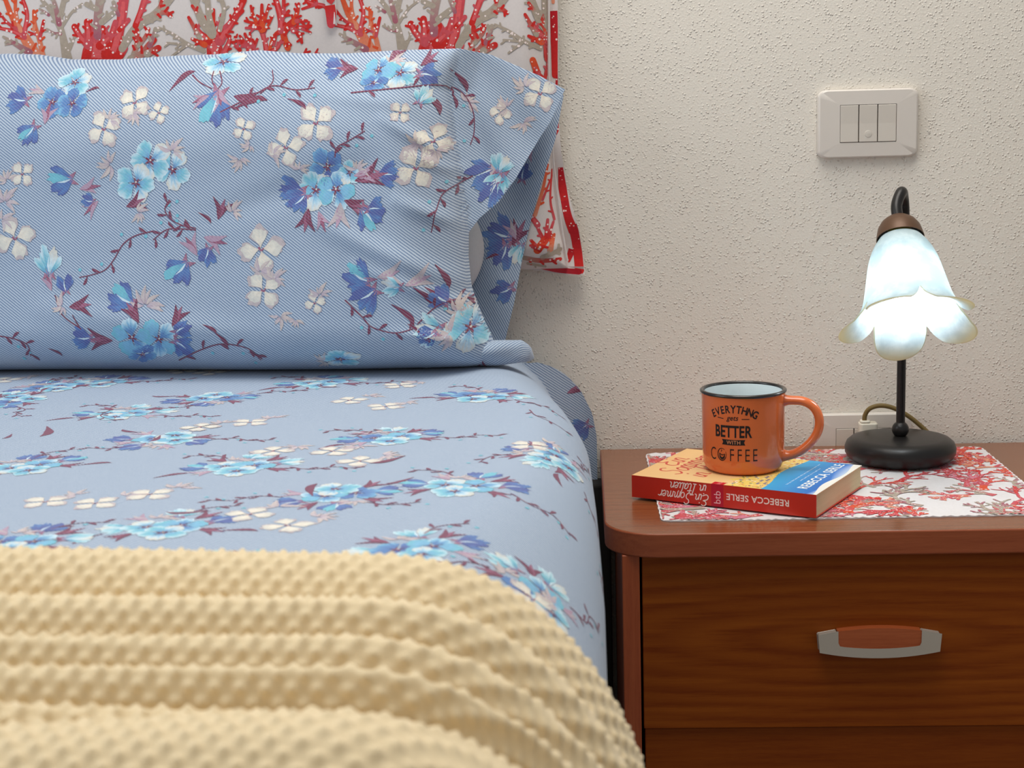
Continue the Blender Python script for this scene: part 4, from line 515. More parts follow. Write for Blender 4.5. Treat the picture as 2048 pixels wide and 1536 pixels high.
# GEO-BEGIN
def sheet_xyz(a, y):
    """a = distance across the cloth (equals X on the flat top), y = along the bed"""
    a = np.asarray(a, float); y = np.asarray(y, float)
    XE = np.interp(y, [-2, -.8, -.45, -.30, -.10, 0], [-.008, -.006, -.014, -.026, -.047, -.055])
    R = .060 + .045 * sstep(y, -.50, -.05) + .068 * sstep(-y, .62, 1.0)
    xs = XE - R; ph = np.clip((a - xs) / R, 0, PI / 2); dn = np.maximum(0, a - xs - R * PI / 2)
    X = np.where(a < xs, a, xs + R * np.sin(ph)); Z = np.where(a < xs, 0, -R * (1 - np.cos(ph))) - dn
    X = X + .004 * wob(y * 26, dn * 4, 3) * sstep(dn, 0, .12) - .010 * sstep(y, -.46, -.40) * sstep(dn, 0, .06)
    Z = ZB + Z + .0012 * wob(a * 22, y * 22, 8) * (1 - sstep(a, xs - .02, xs + .02))
    return X, Z
P_TOP = [(-.95, .90), (-.92, .955), (-.88, .975), (-.80, .985), (-.688, .987), (-.653, .985), (-.612, .978), (-.554, .976), (-.483, .978), (-.437, .978), (-.384, .981), (-.338, .976), (-.28, .974), (-.222, .976), (-.153, .976), (-.119, .969), (-.09, .956), (-.062, .943), (-.034, .927), (0, .905)]
P_HEM = [(-.034, .927), (-.052, .89), (-.073, .859), (-.092, .828), (-.113, .801), (-.134, .785), (-.146, .770), (-.147, .744), (-.144, .709), (-.134, .679), (-.122, .651), (-.112, .6215)]
P_CREASE = [(.6215, -.112), (.651, -.122), (.679, -.134), (.709, -.144), (.744, -.147), (.774, -.148), (.844, -.154), (.884, -.161), (.93, -.165), (.99, -.150)]
FOLDS = [(-.200, .860, -.150, .838, .0035, .006), (-.215, .812, -.150, .782, .005, .008), (-.300, .790, -.145, .718, .005, .011), (-.26, .745, -.135, .690, .004, .008), (-.225, .672, -.13, .655, .004, .006),
         (-.36, .955, -.24, .968, .004, .007), (-.30, .93, -.20, .915, .003, .010), (-.55, .955, -.42, .965, .003, .008), (-.62, .70, -.40, .675, .003, .014), (-.42, .80, -.25, .85, -.003, .016), (-.23, .90, -.165, .86, .004, .007)]
def pillow_top(x): return np.interp(x, [q[0] for q in P_TOP], [q[1] for q in P_TOP])
def pillow_y(X, Z, back=False):
    X = np.asarray(X, float); Z = np.asarray(Z, float)
    xc = np.interp(Z, [q[0] for q in P_CREASE], [q[1] for q in P_CREASE]); T = pillow_top(X)
    rnd = lambda d, R: np.sqrt(np.clip(1 - (1 - np.clip(d / R, 0, 1)) ** 2, 0, 1))
    gt = rnd(T - Z, .115); gb = rnd(Z - .6205, .062); gr = rnd(xc - X, .075); gl = rnd(X + .95, .12)
    yb = -.078 - .055 * (1 - (Z - .62) / .36) - .045 * sstep(X, -.72, -.25) * (1 - sstep(X, -.16, -.02) * .5)
    fl = sstep(X, xc - .004, xc + .03)
    if back: return yb + .022 * gt * gb * gr * gl + fl * .020 * sstep(Z, .70, .90) + .0015
    t = .098 * gt * gb * gr * gl + .004 * gt
    y = yb - t + fl * .020 * sstep(Z, .70, .90)
    for x1, z1, x2, z2, am, w in FOLDS:
        dx, dz = x2 - x1, z2 - z1; L = dx * dx + dz * dz; s = np.clip(((X - x1) * dx + (Z - z1) * dz) / L, 0, 1)
        d = np.hypot(X - x1 - s * dx, Z - z1 - s * dz); y = y - 1.6 * am * np.exp(-(d / w) ** 2) * np.sin(PI * (.12 + .76 * s)) * gt * gb
    y = y - .0035 * wob(X * 26, Z * 26, 4) * gt * gb - .0016 * wob(X * 80, Z * 80, 14) * gt * gb - .002 * fl * np.sin((X + Z * .6) * 95) * gt
    return y
# GEO-END

def sheet_surf(p):
    a, y = p[:, 0], p[:, 1]; X, Z = sheet_xyz(a, y); P = np.stack([X, y, Z], 1); e = 1e-3
    X1, Z1 = sheet_xyz(a + e, y); d1 = np.stack([X1 - X, 0 * X, Z1 - Z], 1); X2, Z2 = sheet_xyz(a, y + e); d2 = np.stack([X2 - X, 0 * X + e, Z2 - Z], 1)
    n = np.cross(d1, d2); return P, n / np.linalg.norm(n, axis=1)[:, None]
sheet = thing('bed_sheet', 'light blue floral twill sheet pulled over the mattress', 'bed sheet', (-.75, -1.0, ZB))
mb = MB()
aa = np.concatenate([np.linspace(-1.46, -.30, 60), np.linspace(-.29, .46, 130)]); yy = np.linspace(-2.0, -.008, 250)
A, Y = np.meshgrid(aa, yy, indexing='ij'); X, Z = sheet_xyz(A, Y)
mb.grid(np.stack([X, Y, Z], -1), 0, np.stack([A, Y], -1))
pr = Print(11); rnd = random.Random(5)
for x, y, r in SHEET_BQ: bouquet(pr, x, y, .0094, r, rnd)
for x, y in SHEET_WH:
    white_flower(pr, x, y, .018, rnd.uniform(0, 90)); taupe(pr, x + .018, y + .02, .02, rnd.uniform(0, 360))
for _ in range(46):
    x, y = rnd.uniform(-1.2, .22), rnd.uniform(-1.35, -.15); a = rnd.uniform(0, 360); L = rnd.uniform(.03, .07)
    if rnd.random() < .55: sprig(pr, [(x, y), (x + L * .5 * math.cos(a), y + L * .5 * math.sin(a)), (x + L * math.cos(a + .4), y + L * math.sin(a + .4))], .014)
    else: leaf(pr, x, y, L * .7, math.degrees(a))
pr.emit(mb, sheet_surf, 1, base=.00022)
rel(mb, 'sheet_cloth', [M_TWILL, M_PRINT], sheet, angle=180)
# corner of the sheet hanging loose at the wall end
mb = MB(); nu, nv = 30, 50
u = np.linspace(0, 1, nu)[:, None]; v = np.linspace(0, 1, nv)[None, :]
FX = [(.30, -.004), (.500, -.004), (.530, -.009), (.560, -.023), (.580, -.040), (.592, -.056), (.60, -.075)]
def flap_x(z): return np.interp(z, [q[0] for q in FX], [q[1] for q in FX])
def flap_y(X, Z): w_ = np.clip((X + .16) / .16, 0, 1); return -.034 - .014 * np.sin(w_ * 8 + Z * 8) * w_ - .03 * (1 - w_)
Zc = ZB - .020 - v * .30 + 0 * u; Xc = -.16 + (flap_x(Zc) + .16) * u; Yc = flap_y(Xc, Zc)
mb.grid(np.stack([Xc, Yc, Zc], -1), 0, np.stack([Xc, Zc], -1), flip=True)
mb.grid(np.stack([Xc, Yc + .0025, Zc], -1), 0, np.stack([Xc, Zc], -1))
pr = Print(3); bell(pr, -.022, .512, .020, 210, 2); calyx(pr, -.030, .497, .022, 260); calyx(pr, -.034, .560, .02, 20, (WINE, WINE2), 2); leaf(pr, -.047, .588, .014, -30)
pr.emit(mb, lambda p: (np.stack([p[:, 0], flap_y(p[:, 0], p[:, 1]), p[:, 1]], 1), np.tile((0, -1.0, 0), (len(p), 1))), 1, keep=lambda c: c[:, 0] < flap_x(c[:, 1]) - .0005)
rel(mb, 'corner_flap', [M_TWILL, M_PRINT], sheet, angle=180)

# ---------------------------------------------------------------- pillow
pillow = thing('pillow', 'plump blue floral pillow standing against the coral cushion', 'pillow', (-.45, -.15, ZB))
hv = [((z - .6205) / (pillow_top(x) - .6205), x) for x, z in P_HEM][::-1]
nu, nv = 300, 170
u = np.linspace(0, 1, nu)[:, None]; v = (.5 - .5 * np.cos(np.linspace(0, 1, nv) * PI))[None, :]
xr = np.interp(v, [q[0] for q in hv], [q[1] for q in hv]); Xp = -.949 + (xr + .949) * u; Zp = .6205 + v * (pillow_top(Xp) - .6205)
mb = MB(); mb.grid(np.stack([Xp, pillow_y(Xp, Zp), Zp], -1), 0, np.stack([Xp, Zp], -1))
mb.grid(np.stack([Xp, pillow_y(Xp, Zp, True) + .0006, Zp], -1)[::3, ::2], 0, np.stack([Xp, Zp], -1)[::3, ::2], flip=True)
pr = Print(21)
for it in PILLOW_PRINT:
    k = it[0]
    if k == 'P': pansy(pr, *it[1:])
    elif k == 'W': white_flower(pr, *it[1:])
    elif k == 'B': bell(pr, *it[1:])
    elif k == 'C': calyx(pr, it[1], it[2], it[3], it[4], (WINE, WINE2) if it[5] == 0 else (MAUVE, WINE2) if it[5] == 1 else (TAUPE, MAUVE))
    elif k == 'L': leaf(pr, *it[1:])
    elif k == 'T': taupe(pr, *it[1:])
    elif k == 'G': sprig(pr, it[1], .0145)
    elif k == 'S': sprig(pr, it[1], .0145, False)
def pillow_surf(p):
    X, Z = p[:, 0], np.clip(p[:, 1], .6207, None); Z = np.minimum(Z, pillow_top(X) - .0004); e = 6e-4; y = pillow_y(X, Z)
    n = np.stack([(pillow_y(X + e, Z) - pillow_y(X - e, Z)) / (2 * e), -np.ones_like(X), (pillow_y(X, Z + e) - pillow_y(X, Z - e)) / (2 * e)], 1); n[~np.isfinite(n)] = 0
    n = n / np.linalg.norm(n, axis=1)[:, None]; return np.stack([X, y, Z], 1), n
def in_pillow(c):
    T = pillow_top(c[:, 0]); w = (c[:, 1] - .6205) / (T - .6205); return (w > .002) & (w < .996) & (c[:, 0] < np.interp(w, [q[0] for q in hv], [q[1] for q in hv]) - .001)
pr.emit(mb, pillow_surf, 1, keep=in_pillow, base=.0004)
rel(mb, 'pillowcase', [M_TWILL, M_PRINT], pillow, angle=180)
# back layer of the open pillowcase end
BH = [(-.036, .921), (-.047, .869), (-.063, .822), (-.078, .775), (-.090, .727), (-.100, .679), (-.113, .630)]
def hem_y(X, Z): return -.064 - .010 * (1 - (Z - .62) / .3) - .006 * np.sin((X * 1.0 + Z * .35) * 60) - .25 * np.clip(-.105 - X, 0, .2) * (Z < 2)
u = np.linspace(0, 1, 30)[:, None]; Zh = np.linspace(.6225, .921, 60)[None, :]; xr = np.interp(Zh, [q[1] for q in BH][::-1], [q[0] for q in BH][::-1]); Xh = -.20 + (xr + .20) * u; Zg = Zh + 0 * u
mb = MB(); G = np.stack([Xh, hem_y(Xh, Zg), Zg], -1); mb.grid(G, 0, np.stack([Xh, Zg], -1)); mb.grid(G + (0, .002, 0), 0, np.stack([Xh, Zg], -1), flip=True)
pr = Print(8)
for it in HEM_PRINT:
    if it[0] == 'B': bell(pr, *it[1:])
    elif it[0] == 'C': calyx(pr, it[1], it[2], it[3], it[4], (WINE, WINE2) if it[5] == 0 else (MAUVE, TAUPE))
    elif it[0] == 'L': leaf(pr, *it[1:])
pr.emit(mb, lambda p: (np.stack([p[:, 0], hem_y(p[:, 0], p[:, 1]), p[:, 1]], 1), np.tile((0, -1.0, 0), (len(p), 1))), 1, keep=lambda c: c[:, 0] < np.interp(c[:, 1], [q[1] for q in BH][::-1], [q[0] for q in BH][::-1]) - .001)
rel(mb, 'case_back_hem', [M_TWILL2, M_PRINT], pillow, angle=180)
# plain pillow showing inside the opening
u = np.linspace(0, 1, 20)[:, None]; w = np.linspace(0, 1, 30)[None, :]
Xi = -.20 + u * (.066 - .016 * np.abs(w * 2 - 1) ** 2); Zi = .70 + .09 * w + 0 * u
mb = MB(); mb.grid(np.stack([Xi, -.085 - .045 * np.sqrt(np.clip(1 - u ** 2, 0, 1)) * (1 - .5 * np.abs(w * 2 - 1) ** 2), Zi], -1)); rel(mb, 'pillow_insert', mat_cotton('insert_cotton', (216, 218, 222)), pillow, angle=180)
# loose rolled end of the case lying on the sheet
mb = MB(); nu, nv = 60, 28
t = np.linspace(0, 1, nu)[:, None]; a = np.linspace(0, 2 * PI, nv, endpoint=False)[None, :]
rx = np.interp(t, [0, .2, .5, .8, .92, .98, 1], [.006, .015, .0175, .0160, .0145, .0095, .002]); cx = -.245 + .168 * t; cyy = np.interp(t, [0, .4, .7, 1], [-.178, -.200, -.192, -.170]); 
ripple = 1 + .13 * np.sin(t * 26) * (1 - t) + .10 * np.sin(a * 3 + t * 9)
Pz = ZB + .002 + rx * .86 + np.sin(a) * rx * .86 * ripple; Py = cyy + np.cos(a) * rx * 1.45 * ripple
G = np.stack([cx + 0 * a + .002 * np.sin(a) * t, Py, Pz], -1); mb.grid(G, 0, np.stack([cx + 0 * a, a * .014 + 0 * t], -1), wrap_v=True, flip=True)
for e in (0, nu - 1): mb.add(np.concatenate([G[e], G[e].mean(0, keepdims=True)]), [(i, (i + 1) % nv, nv) if e == 0 else ((i + 1) % nv, i, nv) for i in range(nv)], 0, uv=np.concatenate([np.stack([cx[e] + 0 * a[0], a[0] * .014], 1), [[cx[e, 0], 0]]]))
pr = Print(4); leaf(pr, -.135, .055, .016, 60); leaf(pr, -.128, .056, .016, 60); leaf(pr, -.155, .052, .012, 70); bell(pr, -.165, .035, .013, 90, 1)
def roll_surf(p):
    t = np.clip((p[:, 0] + .245) / .168, 0, 1); a = p[:, 1] / .014
    def f(t, a):
        rx = np.interp(t, [0, .2, .5, .8, .92, .98, 1], [.006, .015, .0175, .0160, .0145, .0095, .002]); c = np.interp(t, [0, .4, .7, 1], [-.178, -.200, -.192, -.170]); rp = 1 + .13 * np.sin(t * 26) * (1 - t) + .10 * np.sin(a * 3 + t * 9)
        return np.stack([-.245 + .168 * t + .002 * np.sin(a) * t, c + np.cos(a) * rx * 1.45 * rp, ZB + .002 + rx * .86 + np.sin(a) * rx * .86 * rp], 1)
    P = f(t, a); n = np.stack([0 * a, np.cos(a), np.sin(a)], 1); return P, n
pr.emit(mb, roll_surf, 1)
rel(mb, 'hem_roll', [M_TWILL, M_PRINT], pillow, angle=180)

# ---------------------------------------------------------------- headboard cushion with coral print
cush = thing('headboard_cushion', 'white headboard cushion with red coral print on the wall above the bed', 'cushion', (-.70, -.03, .71))
CR = [(.706, -.034), (.724, -.037), (.773, -.044), (.839, -.051), (.945, -.054), (1.032, -.052), (1.30, -.052)]
def cush_right(z): return np.interp(z, [q[0] for q in CR], [q[1] for q in CR])
def cush_y(X, Z):
    d = np.clip(np.minimum(np.minimum(cush_right(Z) - X, Z - .712), np.minimum(1.30 - Z, X + 1.45)) / .035, 0, 1)
    return -.022 - .034 * np.sqrt(np.clip(1 - (1 - d) ** 2, 0, 1)) - .002 * wob(X * 30, Z * 30, 6) * d - .003 * np.exp(-((Z - .742) / .006) ** 2) * sstep(X, -.12, -.05)
u = (.5 - .5 * np.cos(np.linspace(0, 1, 160) * PI))[:, None]; Zc = (.712 + .588 * (.5 - .5 * np.cos(np.linspace(0, 1, 90) * PI)))[None, :]
Xc = -1.45 + (cush_right(Zc) + 1.45) * u; Zc = Zc + 0 * u
mb = MB(); mb.grid(np.stack([Xc, cush_y(Xc, Zc), Zc], -1)); mb.grid(np.stack([Xc, 0 * Xc - .006, Zc], -1), flip=True)
pr = Print(31)
for pts, w, ci, nd in CORAL_STRIPS:
    cols = [(RED, ROSE), (ROSE, RED), (SALMON, ORANGE), (SAND, SAND), (PLUM, SAND), (ORANGE, RED), (DEEP, RED), (SAND, RED)][ci]
    pr.M = None; pr.strip(pts, w, cols, 5)
    pr.blob(pts[0][0], pts[0][1], w[0] / 2, cols[0], 9, 1)
    cc_ = smooth(pts, 5)
    if w[0] > .0028:
        for q in range(2, len(cc_) - 1, 3):
            d = cc_[q] - cc_[q - 1]; a_ = math.atan2(d[1], d[0]) + pr.r.choice((-1, 1)) * pr.r.uniform(.7, 1.15); wq = np.interp(q / len(cc_), np.linspace(0, 1, len(w)), w); Lk = wq * .5 + pr.r.uniform(.002, .0045)
            pr.strip([tuple(cc_[q]), (cc_[q][0] + Lk * math.cos(a_), cc_[q][1] + Lk * math.sin(a_))], [min(wq, .0045) * .8, min(wq, .0045) * .62], cols[1], 2)
    if ci in (0, 1, 6) and w[0] > .006: pr.strip([tuple(q) for q in cc_[1:-1]], [w[0] * .45, w[-1] * .35], (222, 96, 98), 1, sm=False)
    if nd: dots(pr, pts, .0014, nd, w[0] * .3)
def cush_surf(p):
    X, Z = np.minimum(p[:, 0], cush_right(p[:, 1]) - .0015), p[:, 1]; e = 1e-3; n = np.stack([(cush_y(X + e, Z) - cush_y(X - e, Z)) / (2 * e), -np.ones_like(X), (cush_y(X, Z + e) - cush_y(X, Z - e)) / (2 * e)], 1)
    return np.stack([X, cush_y(X, Z), Z], 1), n / np.linalg.norm(n, axis=1)[:, None]
pr.emit(mb, cush_surf, 1, keep=lambda c: (c[:, 0] < cush_right(c[:, 1]) + .004) & (c[:, 1] > .714) & (c[:, 1] < 1.295))
rel(mb, 'front_panel', [M_LINEN, M_CORALP], cush, angle=180)
# side flange with red coral print
SO = [(.706, -.015), (.730, -.017), (.758, -.021), (.807, -.034), (.856, -.041), (.898, -.043), (.963, -.042), (.998, -.041), (1.05, -.041), (1.30, -.041)]
def band_y(X, Z): return -.026 - .004 * np.sin(Z * 75) * sstep(Z, 1.0, .72) + .15 * np.clip(X + .045, 0, .03)
Zc = np.linspace(.704, 1.30, 110)[None, :]; u = np.linspace(0, 1, 10)[:, None]; xo = np.interp(Zc, [q[0] for q in SO], [q[1] for q in SO]); xi = cush_right(Zc) - .004
Xb = xi + (xo - xi) * u; Zb = Zc + 0 * u + .0 * u
mb = MB(); mb.grid(np.stack([Xb, band_y(Xb, Zb), Zb], -1)); mb.grid(np.stack([Xb, band_y(Xb, Zb) + .003, Zb], -1), flip=True)
pr = Print(5)
for pts, w in (([(-.046, 1.02), (-.045, .985), (-.046, .945)], [.009, .011, .008]), ([(-.043, .945), (-.044, .93), (-.047, .918)], [.004, .005, .003]), ([(-.044, .905), (-.044, .885), (-.049, .872)], [.004, .006, .003]),
               ([(-.042, .835), (-.040, .81), (-.036, .785)], [.006, .010, .009]), ([(-.038, .795), (-.034, .775), (-.028, .758)], [.009, .010, .012]), ([(-.028, .765), (-.022, .742), (-.020, .712)], [.013, .016, .014]), ([(-.03, .735), (-.035, .722)], [.009, .006])):
    pr.M = None; pr.strip(pts, w, [DEEP, RED], 5); dots(pr, pts, .0012, 7, .003)
pr.strip([(-.0465, 1.2), (-.0465, 1.03)], [.008, .004], [ROSE, SALMON])
def band_surf(p):
    x = np.clip(p[:, 0], cush_right(p[:, 1]) + .0012, np.interp(p[:, 1], [q[0] for q in SO], [q[1] for q in SO]) - .0006); z = np.maximum(p[:, 1], .7045)
    return np.stack([x, band_y(x, z), z], 1), np.tile((0, -1.0, 0), (len(p), 1))
pr.emit(mb, band_surf, 1)
rel(mb, 'side_flange', [M_LINEN, M_CORALP], cush, angle=180)
mb = MB(); mb.tube([(cush_right(z) + .0008, -.034, z) for z in np.linspace(.722, 1.29, 24)], .0012, 8, n=2); rel(mb, 'seam_piping', M_LINEN, cush)
mb = MB(); xb = np.linspace(-.15, -.016, 30)[:, None]; w = np.linspace(0, 1, 6)[None, :]; G = np.stack([xb + 0 * w, -.024 - .004 * np.sin(xb * 90) * (1 - w) + 0 * w, .704 + .010 * w + .008 * sstep(-xb, .02, .10)], -1); mb.grid(G); mb.grid(G + (0, .003, 0), flip=True)
pr = Print(6); pr.strip([(-.075, .716), (-.05, .711), (-.022, .708)], [.003, .006, .007], [ROSE, DEEP])
pr.emit(mb, lambda p: (np.stack([p[:, 0], -.0285 + 0 * p[:, 0], p[:, 1]], 1), np.tile((0, -1.0, 0), (len(p), 1))), 1); rel(mb, 'bottom_flange', [M_LINEN, M_CORALP], cush, angle=180)
# hanging tie ribbon
mb = MB(); zt = np.linspace(0, 1, 24)[:, None]; w = np.linspace(-1, 1, 7)[None, :]
G = np.stack([-.3075 + .001 * zt + w * (.0088 - .0030 * zt), -.062 - .004 * np.sin(zt * 3) + .001 * w ** 2, 1.11 - .101 * zt + 0 * w], -1); mb.grid(G, 0); mb.grid(G + (0, .0012, 0), 0, flip=True)
pr = Print(9); pr.strip([(-.308, 1.032), (-.307, 1.022), (-.3075, 1.0105)], [.0125, .0125, .0098], [RED, (214, 70, 78)]); pr.strip([(-.314, 1.05), (-.305, 1.038), (-.303, 1.10)], [.004, .007, .004], [RED, ROSE])
pr.strip([(-.3028, 1.024), (-.3035, 1.0105)], [.0008, .003], (236, 224, 220), caps=False)
pr.emit(mb, lambda p: (np.stack([p[:, 0], -.062 - .004 * np.sin((1.11 - p[:, 1]) / .101 * 3) - .0003, p[:, 1]], 1), np.tile((0, -1.0, 0), (len(p), 1))), 1, keep=lambda c: np.abs(c[:, 0] + .307) < .0088 - .003 * (1.11 - c[:, 1]) / .101)
rel(mb, 'tie', [M_LINEN, M_CORALP], cush, angle=180)['label'] = 'red and white ribbon tie'

# ---------------------------------------------------------------- knitted throw
throw = thing('throw_blanket', 'chunky cream knitted throw folded across the foot of the bed', 'blanket', (-.5, -1.2, ZB))
PL = [(-1.0516, 0.001), (-1.0616, 0.0212), (-1.0848, 0.0395), (-1.0976, 0.047), (-1.1104, 0.0437), (-1.1233, 0.0291), (-1.1225, 0.0113), (-1.1218, -0.0009), (-1.1384, 0.0062), (-1.161, 0.037), (-1.1731, 0.044), (-1.1817, 0.0409), (-1.1904, 0.0273), (-1.1899, 0.0106), (-1.1894, -0.0009), (-1.2005, 0.0059), (-1.2158, 0.0353), (-1.2239, 0.042), (-1.2302, 0.0391), (-1.2365, 0.026), (-1.2361, 0.0101), (-1.2357, -0.0008), (-1.2439, 0.0056), (-1.255, 0.0336), (-1.2609, 0.04), (-1.2694, 0.0372), (-1.2779, 0.0248), (-1.2774, 0.0096), (-1.2769, -0.0008), (-1.288, 0.0064), (-1.303, 0.0386), (-1.311, 0.046), (-1.3182, 0.0428), (-1.3254, 0.0285), (-1.325, 0.011), (-1.3246, -0.0009), (-1.3339, 0.0053), (-1.3466, 0.0319), (-1.3534, 0.038), (-1.3738, 0.0353), (-1.3942, 0.0236), (-1.4234, 0.018), (-1.4534, 0.02), (-1.5134, 0.02), (-1.5734, 0.004)]
PR_ = [(-1.0735, 0.001), (-1.0835, 0.0189), (-1.1067, 0.0353), (-1.1195, 0.042), (-1.1336, 0.0391), (-1.1478, 0.026), (-1.147, 0.0101), (-1.1461, -0.0008), (-1.1644, 0.0062), (-1.1894, 0.037), (-1.2027, 0.044), (-1.2097, 0.0409), (-1.2167, 0.0273), (-1.2163, 0.0106), (-1.2159, -0.0009), (-1.2249, 0.0059), (-1.2372, 0.0353), (-1.2438, 0.042), (-1.2499, 0.0391), (-1.2559, 0.026), (-1.2555, 0.0101), (-1.2552, -0.0008), (-1.263, 0.0059), (-1.2737, 0.0353), (-1.2794, 0.042), (-1.2825, 0.0391), (-1.2855, 0.026), (-1.2853, 0.0101), (-1.2852, -0.0008), (-1.2891, 0.0036), (-1.2945, 0.0218), (-1.2974, 0.026), (-1.3032, 0.0242), (-1.309, 0.0161), (-1.3086, 0.0062), (-1.3083, -0.0005), (-1.3158, 0.0062), (-1.326, 0.037), (-1.3314, 0.044), (-1.3518, 0.0409), (-1.3722, 0.0273), (-1.4014, 0.018), (-1.4314, 0.02), (-1.4914, 0.02), (-1.5514, 0.004)]
cl, cr = smooth(PL, 10), smooth(PR_, 10)
ds = (np.linalg.norm(np.diff(cl, axis=0), axis=1) + np.linalg.norm(np.diff(cr, axis=0), axis=1)) / 2; w = np.concatenate([[0], np.cumsum(ds)]); w = w / w[-1]
nb = 600; q = np.linspace(0, 1, nb); a1 = np.stack([np.interp(q, w, cl[:, i]) for i in (0, 1)], 1); a2 = np.stack([np.interp(q, w, cr[:, i]) for i in (0, 1)], 1)
na = 600; xa = np.linspace(-.70, .32, na)
XS, RR = -.136, .131
k = sstep(xa, -.50, -.02)[:, None]
Yb = a1[None, :, 0] * (1 - k) + a2[None, :, 0] * k; Hb = a1[None, :, 1] * (1 - k) + a2[None, :, 1] * k
AX = xa[:, None] + 0 * Yb
Yb = Yb + .005 * wob(AX * 16, Yb * 10, 2); Hb = Hb * (1 + .12 * wob(AX * 14, Yb * 30, 7)) + .004
ph = np.clip((AX - XS) / RR, 0, 1.38); dn = np.maximum(0, AX - XS - RR * 1.38); Hn = Hb * (1 - .45 * sstep(ph, .2, 1.3))
nx, nz = np.sin(ph), np.cos(ph)
bx = np.where(AX < XS, AX, XS + RR * nx + dn * math.cos(1.38)); bz = ZB + .004 + np.where(AX < XS, 0, -RR * (1 - nz) - dn * math.sin(1.38))
fall = ZB - bz
G = np.stack([bx + Hn * nx, Yb - .03 * fall, bz + Hn * nz], -1)
dA = np.gradient(G, axis=0); dB = np.gradient(G, axis=1); nn = np.cross(dB, dA); nn /= np.linalg.norm(nn, axis=2)[..., None] + 1e-12
if nn[..., 2].mean() < 0: nn = -nn
arc = np.cumsum(np.linalg.norm(dB, axis=2), axis=1)
sa = np.cumsum(np.linalg.norm(dA, axis=2)[:, :1], axis=0)
knit = (np.clip(.5 + .5 * np.cos(2 * PI * sa / .0115 + .4 * np.sin(arc * 40)) * np.cos(2 * PI * arc / .0130), 0, 1)) ** 2.6
G = G + nn * (knit * .0030)[..., None]
mb = MB(); mb.grid(G, 0, np.stack([AX, arc], -1)); 
def mat_knit():
    k = N('knitted_wool', .95, .1); at = k.n('ShaderNodeAttribute', {'attribute_name': 'cuv'}).outputs['Vector']
    nz = k.noise(at, 900, 3, .7); k.out('Base Color', k.mix(nz, rgba((242, 226, 192)), rgba((230, 205, 158)))); k.bump(nz, .5, .0012)
    k.out('Sheen Weight', .3); return k.m
rel(mb, 'knit', mat_knit(), throw, angle=180)

# ---------------------------------------------------------------- nightstand
NS = thing('nightstand', 'cherry wood nightstand with rounded top and two drawer fronts', 'nightstand', (0, 0, 0), -.010)
NZ, NT, ND, NW = .480, .0256, .4026, .554
def corner(x, y, r, a0, n=10): return [(x + r * math.cos(math.radians(a0 + 90 * i / n)), y + r * math.sin(math.radians(a0 + 90 * i / n))) for i in range(n + 1)]
mb = MB(); mb.prism([(0, -.006), ] + corner(.055, -ND + .055, .055, 180) + corner(NW - .055, -ND + .055, .055, 270) + [(NW, -.006)], NZ - NT, NZ)
top = rel(mb, 'top', [M_EDGE, M_TOP], NS, bevel=.0018, angle=30)
for p in top.data.polygons:
    if p.normal.z > .9: p.material_index = 1
for x0 in (.0167, NW - .0167 - .0179): mb = MB(); mb.box(x0, x0 + .0179, -ND + .012, -.008, .045, NZ - NT); rel(mb, 'side_panel', M_SIDE, NS, smooth_=False, bevel=.0012)
mb = MB(); mb.box(.035, NW - .035, -.016, -.009, .05, NZ - NT); rel(mb, 'back_panel', M_FRONT2, NS, smooth_=False)
mb = MB(); mb.box(.0348, NW - .0348, -ND + .05, -.02, .05, NZ - NT - .001); rel(mb, 'inner_box', M_BLACKGAP, NS, smooth_=False)
mb = MB(); mb.box(.0348, NW - .0348, -ND + .04, -ND + .055, .0, .05); rel(mb, 'plinth', M_DARK, NS, smooth_=False)
DX0, DX1 = .0371, NW - .0371
drawer = MB(); drawer.box(DX0, DX1, -ND + .0126, -ND + .0335, .2665, NZ - NT - .0015); drawer = rel(drawer, 'drawer', M_FRONT, NS, smooth_=False, bevel=.001)
d2 = MB(); d2.box(DX0 + .0012, DX1 - .0012, -ND + .017, -ND + .036, .060, .2650); d2 = rel(d2, 'drawer', M_FRONT2, NS, smooth_=False, bevel=.001)
